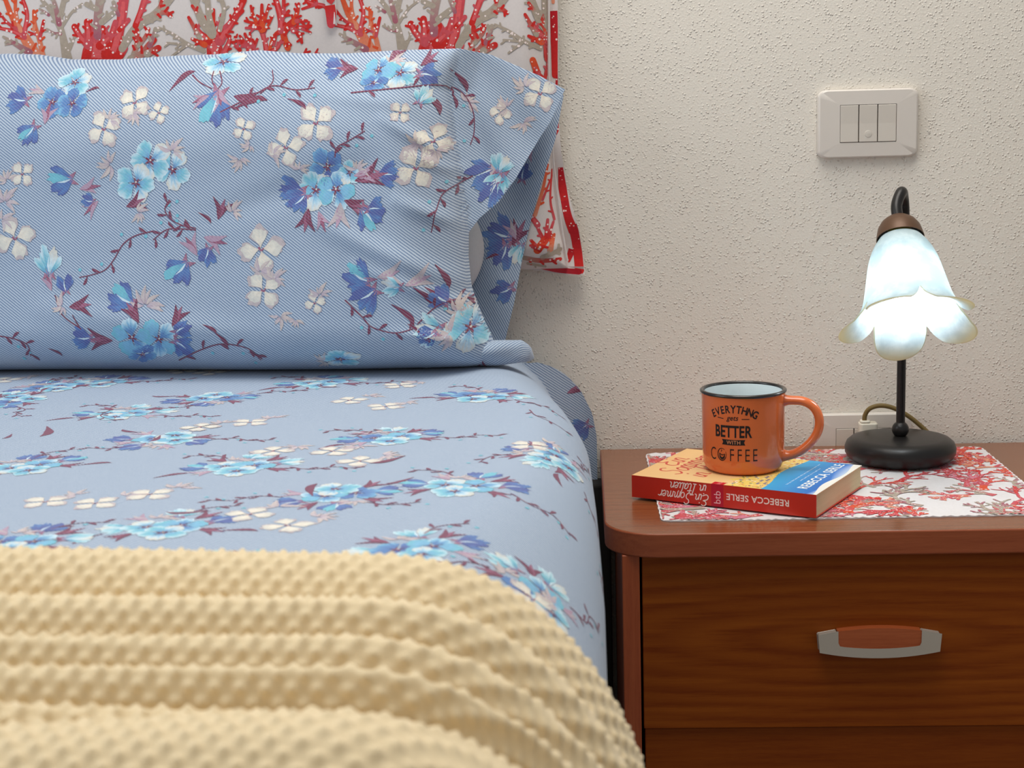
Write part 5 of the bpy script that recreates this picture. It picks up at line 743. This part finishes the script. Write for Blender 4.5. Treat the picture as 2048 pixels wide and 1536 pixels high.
def handle(par, hz):
    hx = .2770; yf = -ND + .0126
    outer = [(-.0615, .0085), (-.0600, -.0092)] + [(q, -.0092 - .0062 * (1 - (q / .06) ** 2)) for q in np.linspace(-.054, .054, 13)] + [(.0600, -.0092), (.0615, .0085), (.0428, .0120)] + [(.0426, .0)] + [(.0408, -.0038)] + [(q, -.0042 - .0026 * (1 - (q / .04) ** 2)) for q in np.linspace(.036, -.036, 9)] + [(-.0408, -.0038), (-.0426, .0), (-.0428, .0120)]
    m = MB(); n = len(outer); f0 = lambda q: yf - .0130
    V = [(hx + a, f0(a), hz + b) for a, b in outer] + [(hx + a * 1.005, yf + .0005, hz + b - .0015) for a, b in outer]
    F = [(i, n + i, n + (i + 1) % n, (i + 1) % n) for i in range(n)] + [tuple(range(n))[::-1], tuple(range(n, 2 * n))]
    m.add(V, [q[::-1] for q in F]); h = rel(m, 'handle', M_NICKEL, NS, smooth_=False, bevel=.0008); h.parent = par; h['label'] = 'brushed nickel pull with wooden inset'
    inn = [(-.0422, .0118)] + [(q, .0118 + .0030 * (1 - (q / .042) ** 2)) for q in np.linspace(-.036, .036, 9)] + [(.0422, .0118), (.0420, .0), (.0402, -.0034)] + [(q, -.0036 - .0026 * (1 - (q / .04) ** 2)) for q in np.linspace(.036, -.036, 9)] + [(-.0402, -.0034), (-.0420, .0)]
    m = MB(); n = len(inn); V = [(hx + a, yf - .0118, hz + b) for a, b in inn] + [(hx + a, yf + .0005, hz + b) for a, b in inn]
    m.add(V, [q[::-1] for q in [(i, n + i, n + (i + 1) % n, (i + 1) % n) for i in range(n)] + [tuple(range(n))[::-1]]])
    i_ = rel(m, 'handle_inset', M_INLAY, NS, smooth_=False, bevel=.0006); i_.parent = h
handle(drawer, .3620); handle(d2, .1660)

# ---------------------------------------------------------------- placemat
mat_ = thing('placemat', 'white placemat with red coral print under the lamp and book', 'placemat', (.0588, -.3588, NZ), .0098)
MW, MD = .4121, .3200
mb = MB(); out = rrect(MW, MD, .008, 4, MW / 2, MD / 2); 
rip = lambda x, y: .0012 + .0006 * wob(x * 50, y * 50, 12) + .0010 * np.exp(-(np.minimum(np.minimum(x, MW - x), np.minimum(y, MD - y)) / .004) ** 2) * (.5 + .5 * np.sin((x + y) * 700))
gx = np.linspace(0, 1, 110)[:, None]; gy = np.linspace(0, 1, 90)[None, :]
def mat_out(gx, gy):
    r = .010; y = gy * MD; ins = np.where(y < r, r - np.sqrt(np.clip(r * r - (r - y) ** 2, 0, 1)), np.where(y > MD - r, r - np.sqrt(np.clip(r * r - (y - MD + r) ** 2, 0, 1)), 0)); ins = ins + .0004 * np.sin(y * 330)
    return ins + (MW - 2 * ins) * gx, y + .0008 * np.sin(gx * 140) * np.abs(2 * gy - 1) ** 8 + 0 * gx
Xm, Ym = mat_out(gx, gy); Zm = rip(Xm, Ym)
mb.grid(np.stack([Xm, Ym, Zm], -1)); mb.grid(np.stack([Xm, Ym, 0 * Xm + .0002], -1), flip=True)
for e in ((0, slice(None)), (-1, slice(None)), (slice(None), 0), (slice(None), -1)):
    t_ = np.stack([Xm[e], Ym[e], Zm[e]], -1); b_ = np.stack([Xm[e], Ym[e], 0 * Xm[e] + .0002], -1); mb.grid(np.stack([t_, b_], 0))
pr = Print(77); rnd = random.Random(14)
for i in range(108):
    x, y = rnd.uniform(-.02, MW + .02), rnd.uniform(-.02, MD); cols = rnd.choice([(RED, ROSE), (ROSE, SALMON), (SAND, SAND, PLUM), (ROSE, ORANGE), (ROSE, (214, 130, 150)), (SAND, ROSE)])
    coral(pr, x, y, rnd.choice((90, 60, 120, 160, 20, 200)) + rnd.uniform(-20, 20), rnd.uniform(.016, .028), rnd.uniform(.006, .012), 3, cols)
pr.emit(mb, lambda p: (np.stack([p[:, 0], p[:, 1], rip(p[:, 0], p[:, 1])], 1), np.tile((0, 0, 1.0), (len(p), 1))), 1, keep=lambda c: (c[:, 0] > .002) & (c[:, 0] < MW - .002) & (c[:, 1] > .002) & (c[:, 1] < MD - .002) & ~((np.minimum(c[:, 0], MW - c[:, 0]) < .009) & (np.minimum(c[:, 1], MD - c[:, 1]) < .006)), base=.0003)
o = mb.build('cloth', [mat_cotton('mat_cotton', (232, 228, 228)), M_CORALP], mat_, angle=180)

# ---------------------------------------------------------------- book
BL, BW, BT = .2115, .145, .0245; BA = -.496
book = thing('paperback_book', 'thick red-spined paperback lying under the orange mug', 'book', (.0318, -.2614, NZ + .0031), BA)
c_ = .0007
yb_ = lambda s: 0.0
def cover_surf(p): return np.stack([p[:, 0], p[:, 1], np.full(len(p), BT)], 1), np.tile((0, 0, 1.0), (len(p), 1))
def spine_surf(p): return np.stack([p[:, 0], np.full(len(p), 0.0), p[:, 1]], 1), np.tile((0, -1.0, 0), (len(p), 1))
M_PAPER = plain('cover_paper', (240, 206, 150), .34); M_REDC = plain('red_cover', (206, 48, 30), .34)
mb = MB(); mb.box(0, BL, 0, BW, BT - c_, BT)
pr = Print(41); Q = lambda s0, w0: (lambda tx, ty: (s0 - ty, w0 + tx))
def quad(s0, s1, w0, w1, c, n=8, top=None, side='s'):
    V = []; C = []
    for i in range(n + 1):
        for j in range(2):
            w = w0 + (w1 - w0) * i / n; s = (s0 + (top(w) if top else 0)) if j == 0 else s1
            V.append((s, w)); C.append(c if np.ndim(c[0]) == 0 else c[j])
    pr.M = None; pr.put(V, [t for i in range(n) for t in ((2 * i, 2 * i + 1, 2 * i + 3), (2 * i, 2 * i + 3, 2 * i + 2))], C)
quad(.0, BL, 0, BW, ((244, 196, 132), (250, 222, 160)))
rn = random.Random(3)
quad(.112, .150, 0, BW, ((246, 216, 110), (240, 206, 120)), 16, lambda w: .006 * math.sin(w * 150) + .004 * math.sin(w * 400))
for _ in range(260):
    s, w = rn.uniform(.108, .148), rn.uniform(.001, BW - .002); c = rn.choice([(240, 214, 90), (226, 170, 60), (58, 104, 180), (70, 84, 150), (200, 70, 50), (246, 232, 170), (80, 130, 80), (236, 190, 110), (248, 240, 214)])
    a, b = rn.uniform(.0012, .0034), rn.uniform(.0012, .004); quad(s, s + a, w, min(BW - .0005, w + b), c, 1)
for _ in range(9):
    s, w = rn.uniform(.132, .145), rn.uniform(.004, BW - .02); quad(s, s + .006, w, w + .009, (238, 206, 120), 1); quad(s + .001, s + .004, w + .001, w + .004, (52, 70, 150), 1); quad(s + .001, s + .004, w + .0055, w + .008, (52, 70, 150), 1)
quad(.147, BL, 0, BW, ((60, 170, 220), (24, 92, 190)), 20, lambda w: .004 * math.sin(w * 45 + 1))
quad(.196, BL, 0, BW, ((40, 120, 206), (214, 228, 240)), 20, lambda w: .006 * math.sin(w * 40) + .004)
quad(.2035, BL, 0, BW, (238, 236, 226), 20, lambda w: .003 * math.sin(w * 60 + 2) + .0015)
letters(pr, 'REBECCA SERLE', .0160, (246, 246, 240), Q(.1885, .0800), W=.120, bold=.014, space=1.06)
for s_, w0, w1 in ((.1680, .029, .127), (.1755, .050, .106)):            # two lines too small to read
    w_ = w0
    while w_ < w1:
        L_ = rn.uniform(.005, .012); n_ = max(3, int(L_ / .0012)); pr.M = None
        pr.strip([(s_ + (.0011 if q % 2 else -.0011) * rn.uniform(.5, 1), w_ + L_ * q / n_) for q in range(n_ + 1)], [.0005, .0005], (226, 234, 242), 2, caps=False); w_ += L_ + .002
script_text(pr, 'Ein', .031, .0026, (214, 84, 66), Q(.0125, .078)); script_text(pr, 'Sommer', .030, .0026, (214, 84, 66), Q(.034, .070)); script_text(pr, 'in Italien', .030, .0026, (214, 84, 66), Q(.064, .074))
quad(.0945, .1085, 0, .010, (206, 26, 44), 1); letters(pr, 'btb', .0072, (236, 150, 150), Q(.1015, .0052))
pr.emit(mb, cover_surf, 1, base=.00006, step=None); mb.build('front_cover', [M_PAPER, M_INK], book, smooth_=False)
mb = MB(); mb.box(0, BL, 0, BW, 0, c_); mb.build('back_cover', M_REDC, book, smooth_=False)
mb = MB(); mb.box(0, BL, -.0002, .0010, 0, BT)
pr = Print(42); U = lambda s0, h0: (lambda tx, ty: (s0 - tx, h0 - ty))
quad(.0945, .1085, .0, BT, (190, 18, 46), 1); letters(pr, 'btb', .0110, (244, 200, 200), lambda tx, ty: (.1015 - ty, BT * .42 + tx))
letters(pr, 'REBECCA SERLE', .0098, (246, 226, 214), U(.147, BT * .50), bold=.018, space=1.05, xs=.98)
script_text(pr, 'Ein Sommer', .0125, .0011, (250, 238, 228), U(.0625, BT * .27)); script_text(pr, 'in Italien', .0125, .0011, (250, 238, 228), U(.068, BT * .70))
pr.emit(mb, lambda p: (np.stack([p[:, 0], np.full(len(p), -.0002), p[:, 1]], 1), np.tile((0, -1.0, 0), (len(p), 1))), 1, base=.00006, step=None); mb.build('spine', [M_REDC, M_INK], book, smooth_=False)
def mat_pages():
    k = N('page_edges', .85, .2); c = k.mapping(k.coord(), (3, 3, 1600)); nz = k.noise(c, 1.0, 3, .7)
    k.out('Base Color', k.mix(nz, rgba((240, 224, 188)), rgba((206, 186, 146)))); k.bump(nz, .4, .0004); return k.m
mb = MB(); mb.box(.0012, BL - .0012, .001, BW - .0008, c_, BT - c_); mb.build('page_block', mat_pages(), book, smooth_=False)

# ---------------------------------------------------------------- mug
MR, MH = .0469, .089
mug = thing('coffee_mug', 'orange mug with black rim and lettering standing on the book', 'mug', (.1560, -.2372, NZ + .0031 + BT + .0006))
def glaze(name, c, rough=.14):
    k = N(name, rough, .5); nz = k.noise(k.coord(), 14, 2); k.out('Base Color', k.mix(k.math('MULTIPLY', nz, .4), rgba(c), tuple(lin(c) * .9) + (1,))); k.out('Coat Weight', .3); k.out('Coat Roughness', .05); return k.m
M_ORANGE = glaze('orange_glaze', (222, 112, 58)); M_WHITEG = glaze('white_glaze', (226, 236, 238)); M_BLACKG = glaze('black_glaze', (38, 35, 34), .25)
def mug_r(z): return MR * np.interp(z / MH, [0, .02, .05, .10, .18, .5, .9, 1.0], [.80, .865, .905, .935, .950, .962, .970, .985])
mb = MB(); mb.lathe([(0, .0)] + [(mug_r(z), z) for z in np.concatenate([np.linspace(0, .018, 12), np.linspace(.02, MH - .003, 20)])], 96); mb.build('body', M_ORANGE, mug, angle=180)
mb = MB(); mb.lathe([(mug_r(z) - .0035, z) for z in np.linspace(MH - .002, .02, 16)] + [(mug_r(.02) - .006, .011), (mug_r(.02) - .014, .007), (0, .006)], 96); mb.build('inside', M_WHITEG, mug, angle=180)
a = np.linspace(0, 2 * PI, 97)[:-1]; b = np.linspace(0, 2 * PI, 13)[:-1]; rr = MR - .0018
P = np.stack([(rr + .0024 * np.cos(b)[None, :]) * np.cos(a)[:, None], (rr + .0024 * np.cos(b)[None, :]) * np.sin(a)[:, None], MH - .0012 + .0020 * np.sin(b)[None, :] + 0 * a[:, None]], -1)
mb = MB(); mb.grid(P, wrap_u=True, wrap_v=True); mb.build('rim', M_BLACKG, mug, angle=180)
ha = math.radians(-14); hd = np.array([math.cos(ha), math.sin(ha), 0])
hp = [(.041, .077), (.052, .0775), (.066, .0765), (.077, .070), (.0825, .058), (.0815, .045), (.075, .033), (.064, .0225), (.052, .0165), (.041, .0155)]
mb = MB(); C = smooth([(hd[0] * r, hd[1] * r, z) for r, z in hp], 6); T = np.gradient(C, axis=0); T /= np.linalg.norm(T, axis=1)[:, None]; side = np.cross([0, 0, 1.0], hd); Nn = np.cross(T, side)
t = np.linspace(0, 1, len(C)); wN = .0050 + .0030 * np.exp(-(t / .06) ** 2) + .0030 * np.exp(-((1 - t) / .06) ** 2); wS = .0066 + .0012 * np.exp(-(t / .06) ** 2) + .0012 * np.exp(-((1 - t) / .06) ** 2); a = np.linspace(0, 2 * PI, 24, endpoint=False)
mb.grid(C[:, None] + Nn[:, None] * (wN[:, None] * np.cos(a))[..., None] + side * (wS[:, None] * np.sin(a))[..., None], wrap_v=True); mb.build('handle', M_ORANGE, mug, angle=180)
TA = math.radians(-90 - 19.5)
def mug_map(p):
    th = TA + p[:, 0] / MR; z = p[:, 1]; r = mug_r(z); return np.stack([r * np.cos(th), r * np.sin(th), z], 1), np.stack([np.cos(th), np.sin(th), 0 * th], 1)
BK = (30, 24, 22); pr = Print(51); mb = MB(); sh = lambda x0, z0: (lambda a, b: (x0 + a, z0 + b))
w_ = 'EVERYTHNG'; Ra = .052
for i, ch in enumerate(w_):
    aa_ = (i - 4) * .0064 / Ra; c0, s0 = math.cos(-aa_), math.sin(-aa_)
    letters(pr, ch, .0118, BK, lambda tx, ty: (Ra * math.sin(aa_) + tx * c0 - ty * s0, .0745 - Ra + Ra * math.cos(aa_) + tx * s0 + ty * c0), bold=.02, xs=.80)
letters(pr, 'gets', .0080, BK, sh(-.001, .0635), bold=.008, shear=.25); pr.M = None; pr.strip([(-.019, .0645), (-.0115, .0637)], .0008, BK, 3, caps=False); pr.strip([(.0095, .0637), (.018, .0637)], .0008, BK, 3, caps=False)
letters(pr, 'BETTER', .0180, BK, sh(-.0005, .0498), bold=.026, xs=.70, space=1.02)
pr.put([(a_, b_ + .009) for a_, b_ in [(-.0135, .0320), (-.0120, .0290), (-.0135, .0260), (-.006, .0318), (-.006, .0258), (0, .0317), (0, .0257), (.006, .0318), (.006, .0258), (.0135, .0320), (.0120, .0290), (.0135, .0260)]], [(0, 1, 3), (1, 4, 3), (1, 2, 4), (3, 4, 6), (3, 6, 5), (5, 6, 8), (5, 8, 7), (7, 8, 10), (7, 10, 9), (8, 11, 10)], BK)
letters(pr, 'WITH', .0058, (226, 150, 104), sh(0, .0378), bold=.004, space=1.1)
letters(pr, 'C', .0200, BK, sh(-.0262, .0238), xs=.66, bold=-.008)
for i, ch in enumerate('FFEE'): letters(pr, ch, .0200, BK, sh(-.0015 + i * .0088, .0238), xs=.66, bold=-.008)
CUP = lambda pts: [(a_, .0238 + (b_ - .0155) * 1.25) for a_, b_ in pts]
th = np.linspace(.9, 2 * PI + .5, 26); pr.M = None
pr.strip(CUP([(-.0139 + .0054 * math.cos(q), .0155 + .0054 * math.sin(q)) for q in th]), [.0004, .0011, .0011, .0004], BK, 1, sm=False)
pr.strip(CUP([(-.0172, .0165), (-.0160, .0130), (-.0137, .0120), (-.0114, .0130), (-.0102, .0162)]), [.0006, .0020, .0026, .0020, .0006], BK, 5); pr.strip(CUP([(-.0172, .0165), (-.0140, .0150), (-.0105, .0158)]), [.0004, .0012, .0004], BK, 4); pr.strip(CUP([(-.0150, .0178), (-.0142, .0188), (-.0146, .0198)]), [.0004, .0009, .0004], BK, 3)
pr.emit(mb, mug_map, 0, base=.00022); mb.build('lettering', M_INK, mug, smooth_=False)['label'] = 'black printed slogan'

# ---------------------------------------------------------------- table lamp
LX, LY = .3560, -.1000; LZ = NZ + .0022
lamp = thing('table_lamp', 'black metal table lamp with lit white glass flower shade', 'lamp', (LX, LY, LZ))
mb = MB(); mb.lathe([(0, 0), (.050, 0), (.057, .0012), (.0615, .0045), (.0645, .010), (.0648, .016), (.0625, .022), (.0575, .0262), (.050, .0280), (.020, .0290), (0, .0292)], 96); mb.build('base', M_IRON, lamp, angle=180)
mb = MB(); mb.lathe([(.0100 * math.sin(q), .0370 - .0100 * math.cos(q)) for q in np.linspace(0.02, PI - .35, 20)], 32); mb.build('ball_joint', M_IRON, lamp, angle=180)
ang = np.linspace(-PI / 2 + .25, 1.5 * PI - .25, 30); prof = [(.0052 * math.cos(q), .0052 * math.sin(q)) for q in ang] + [(-.0006, -.0036), (.0006, -.0036)]
mb = MB(); mb.prism(prof, .044, .270); mb.build('pole', M_IRON, lamp, angle=35)
O = np.array([.3405 - LX, -.1560 - LY, .7530 - LZ]); tl = math.radians(36); ax = np.array([0, -math.sin(tl), -math.cos(tl)])
ct = O - ax * .026
mb = MB(); mb.tube([(0, 0, .266), (0, -.0005, .292), (-.003, -.008, .311), (-.008, -.022, .3185), tuple(ct - ax * .012 + (0, 0, .003)), tuple(ct + ax * .003)], .0064, 16, n=10); mb.build('arm', M_IRON, lamp, angle=180)
zax = ax; xax = np.array([1.0, 0, 0]); yax = np.cross(zax, xax)   # shade frame: z along the axis towards the opening
MS = Matrix(((xax[0], yax[0], zax[0], O[0]), (xax[1], yax[1], zax[1], O[1]), (xax[2], yax[2], zax[2], O[2]), (0, 0, 0, 1)))
mb = MB(); mb.lathe([(.0, -.0262), (.006, -.0258), (.013, -.0232), (.0195, -.0178), (.0238, -.0105), (.0258, -.002), (.0266, .003), (.0258, .003)], 48, MS); mb.lathe([(.0258, .003), (.0235, -.006), (.019, -.014), (.010, -.019), (0, -.020)], 48, MS, mat=1); mb.build('cap', [M_BROWN, M_DARK], lamp, angle=60)['label'] = 'brown metal cap'
mb = MB(); mb.lathe([(0, -.018), (.0135, -.018), (.0135, .012), (.0150, .012), (.0150, .046), (0, .046)], 32, MS); mb.build('socket', M_BRASS, lamp, angle=30)
# glass flower shade
def mat_glass():
    k = N('alabaster_glass', .22, .5); c = k.coord(); n1 = k.noise(c, 45, 4, .6); n2 = k.noise(c, 130, 2)
    at = k.n('ShaderNodeAttribute', {'attribute_name': 'cuv'}).outputs['Vector']; ed = k.n('ShaderNodeSeparateXYZ', None, Vector=at).outputs[0]
    col = k.mix(k.ramp(n1, [(.42, (0, 0, 0, 1)), (.62, (1, 1, 1, 1))]), rgba((208, 223, 227)), rgba((230, 240, 242)))
    col = k.mix(k.ramp(ed, [(.86, (0, 0, 0, 1)), (1.0, (1, 1, 1, 1))]), col, rgba((240, 236, 206)))
    k.out('Base Color', col)
    tr = k.n('ShaderNodeBsdfTranslucent', None, Color=col); mx = k.n('ShaderNodeMixShader', None, i0=.50); k.t.links.new(k.b.outputs[0], mx.inputs[1]); k.t.links.new(tr.outputs[0], mx.inputs[2])
    k.t.links.new(mx.outputs[0], k.t.nodes['Material Output'].inputs[0]); return k.m
ns, nt = 200, 60; th = np.linspace(0, 2 * PI, ns, endpoint=False)[:, None]; t = np.linspace(0, 1, nt)[None, :]
PH = math.radians(-90 - 3)                      # one petal points away from the viewer side
lobe = np.abs(np.cos(2.5 * (th - PH))) ** .62
endt = .70 + .30 * lobe; tt = t * endt
zz = np.interp(tt, [0, .05, .15, .3, .5, .68, .8, .9, 1.0], [.004, .008, .018, .035, .061, .086, .101, .112, .117])
rad = np.interp(tt, [0, .05, .15, .3, .5, .68, .8, .9, 1.0], [.0240, .0268, .0330, .0390, .0440, .0490, .0560, .0655, .0790])
kk = np.ones(5) / 5
def sm1(q): q2 = np.pad(q, ((0, 0), (4, 4)), 'edge'); ker = np.ones(9) / 9; r = np.apply_along_axis(lambda w: np.convolve(w, ker, 'valid'), 1, q2); r[:, 0] = q[:, 0]; r[:, -1] = q[:, -1]; return r
zz, rad = sm1(zz), sm1(rad)
def shell(off): return np.stack([(rad + off) * np.cos(th), (rad + off) * np.sin(th), zz], -1)
uvs = np.stack([tt + 0 * th, th + 0 * tt], -1)
mb = MB(); mb.grid(xf(shell(.0), MS), 0, uvs, wrap_u=True, flip=True); mb.grid(xf(shell(-.0022), MS), 0, uvs, wrap_u=True)
e1, e2 = xf(shell(0)[:, -1], MS), xf(shell(-.0022)[:, -1], MS); mb.grid(np.stack([e1, e2], 1), 0, np.ones((ns, 2, 2)), wrap_u=True, flip=True)
mb.build('shade', mat_glass(), lamp, angle=180)['label'] = 'white alabaster glass flower shade'
def mat_bulb():
    k = N('lit_bulb', .3); k.out('Emission Color', (.90, .96, 1.0, 1)); k.out('Emission Strength', 20.0); return k.m
mb = MB(); mb.lathe([(0, .044), (.012, .045), (.0155, .054), (.0172, .068), (.0165, .082), (.0135, .094), (.0085, .105), (.0035, .112), (0, .114)], 32, MS); mb.build('bulb', mat_bulb(), lamp, angle=180)
loc = lambda x, y, z: (x - LX, y - LY, z - LZ)
mb = MB(); mb.tube([loc(*q) for q in ((.3262, -.030, .5140), (.3270, -.030, .5230), (.3325, -.032, .5315), (.3450, -.034, .5352), (.3610, -.035, .5318), (.3800, -.036, .5208), (.3985, -.038, .5048), (.4130, -.044, .4900), (.4150, -.052, .4860), (.3960, -.060, .4862), (.380, -.070, .4870))], .0029, 10, n=8); mb.build('cord', M_CORD, lamp, angle=180)
mb = MB(); mb.tube([loc(*q) for q in ((.318, -.034, .4895), (.330, -.030, .4935), (.345, -.032, .4935), (.362, -.040, .490))], .0025, 10, n=8); mb.build('cord', M_CORD, lamp, angle=180)
mb = MB(); mb.prism(rrect(.0225, .018, .004, 4, .3310 - LX, -.027 - LY), .486 - LZ, .5130 - LZ); mb.prism(rrect(.012, .012, .003, 4, .3270 - LX, -.029 - LY), .5130 - LZ, .5165 - LZ); mb.build('plug', M_PLUG, lamp, bevel=.0015, angle=35)

# ---------------------------------------------------------------- switch and socket plates
def plate(name, label, cat, cx, cz, mods, w=.1195, h=.0815):
    r = thing(name, label, cat, (cx, 0, cz))
    n = 10; o_ = []
    for sx, sz, a0 in ((1, 1, 0), (-1, 1, 90), (-1, -1, 180), (1, -1, 270)):
        for i in range(n + 1): q = math.radians(a0 + 90 * i / n); o_.append((sx * (w / 2 - .010) + .010 * math.cos(q), sz * (h / 2 - .008) + .008 * math.sin(q)))
    def bow(s): return [(x * s * (1 + .022 * (1 - (z / (h / 2)) ** 2)), z * s * (1 + .012 * (1 - (x / (w / 2)) ** 2))) for x, z in o_]
    k = len(o_); iw, ih = .0338, .0226
    rings = [([q for q in bow(1.0)], -.0005), (bow(1.0), -.0055), (bow(.985), -.0078), (bow(.955), -.0090)]
    inn = [(max(-iw, min(iw, x * .62)), max(-ih, min(ih, z * .62))) for x, z in o_]
    inn = [(np.clip(x * 3, -iw, iw), np.clip(z * 3, -ih, ih)) for x, z in o_]
    rings += [(inn, -.0096), (inn, -.004)]
    V = [(x, y, z) for ring, y in rings for x, z in ring]; F = [(a * k + i, a * k + (i + 1) % k, (a + 1) * k + (i + 1) % k, (a + 1) * k + i) for a in range(len(rings) - 1) for i in range(k)]
    m = MB(); m.add(V, F); m.build('plate', M_PLATE, r, angle=30)
    m = MB(); m.box(-iw, iw, -.0045, -.001, -ih, ih); m.build('recess', M_GAP, r, smooth_=False)
    for i, nm in enumerate(mods):
        x0 = -iw + .0005 + i * .0226; m = MB(); x1 = x0 + .0214
        zb, zt = -ih + .0006, ih - .0006; V = []
        for x in (x0, x1):
            for y, z in ((-.003, zb), (-.0102, zb), (-.0096, 0), (-.0102, zt), (-.003, zt)): V.append((x, y, z))
        m.add(V, [(0, 1, 2, 3, 4), (9, 8, 7, 6, 5), (0, 5, 6, 1), (1, 6, 7, 2), (2, 7, 8, 3), (3, 8, 9, 4), (4, 9, 5, 0)])
        if nm == 'rocker_dot':
            o = m.build('rocker', M_ROCK, r, smooth_=False, bevel=.0006); q = MB(); q.lathe([(.0042, 0), (.004, .0006), (0, .0009)], 20, Matrix.Translation(((x0 + x1) / 2, -.0098, -.0125)) @ Matrix.Rotation(PI / 2, 4, 'X')); q.build('dot', M_ROCK, o)
        else:
            o = m.build(nm, M_ROCK, r, smooth_=False, bevel=.0006)
            if nm == 'socket_module':
                for zz_ in (-.013, 0, .013): q = MB(); q.lathe([(.0024, 0), (.0024, .0004), (0, .0004)], 14, Matrix.Translation(((x0 + x1) / 2, -.0098, zz_)) @ Matrix.Rotation(PI / 2, 4, 'X')); q.build('pin_hole', M_GAP, o)
    return r
plate('light_switch', 'ivory wall switch with three rockers above the lamp', 'light switch', .3300, .8776, ['rocker', 'rocker_dot', 'rocker'])
plate('wall_outlet', 'ivory wall outlet behind the lamp base with cord plugged in', 'outlet', .3285, .4795, ['blank_module', 'socket_module', 'blank_module'])
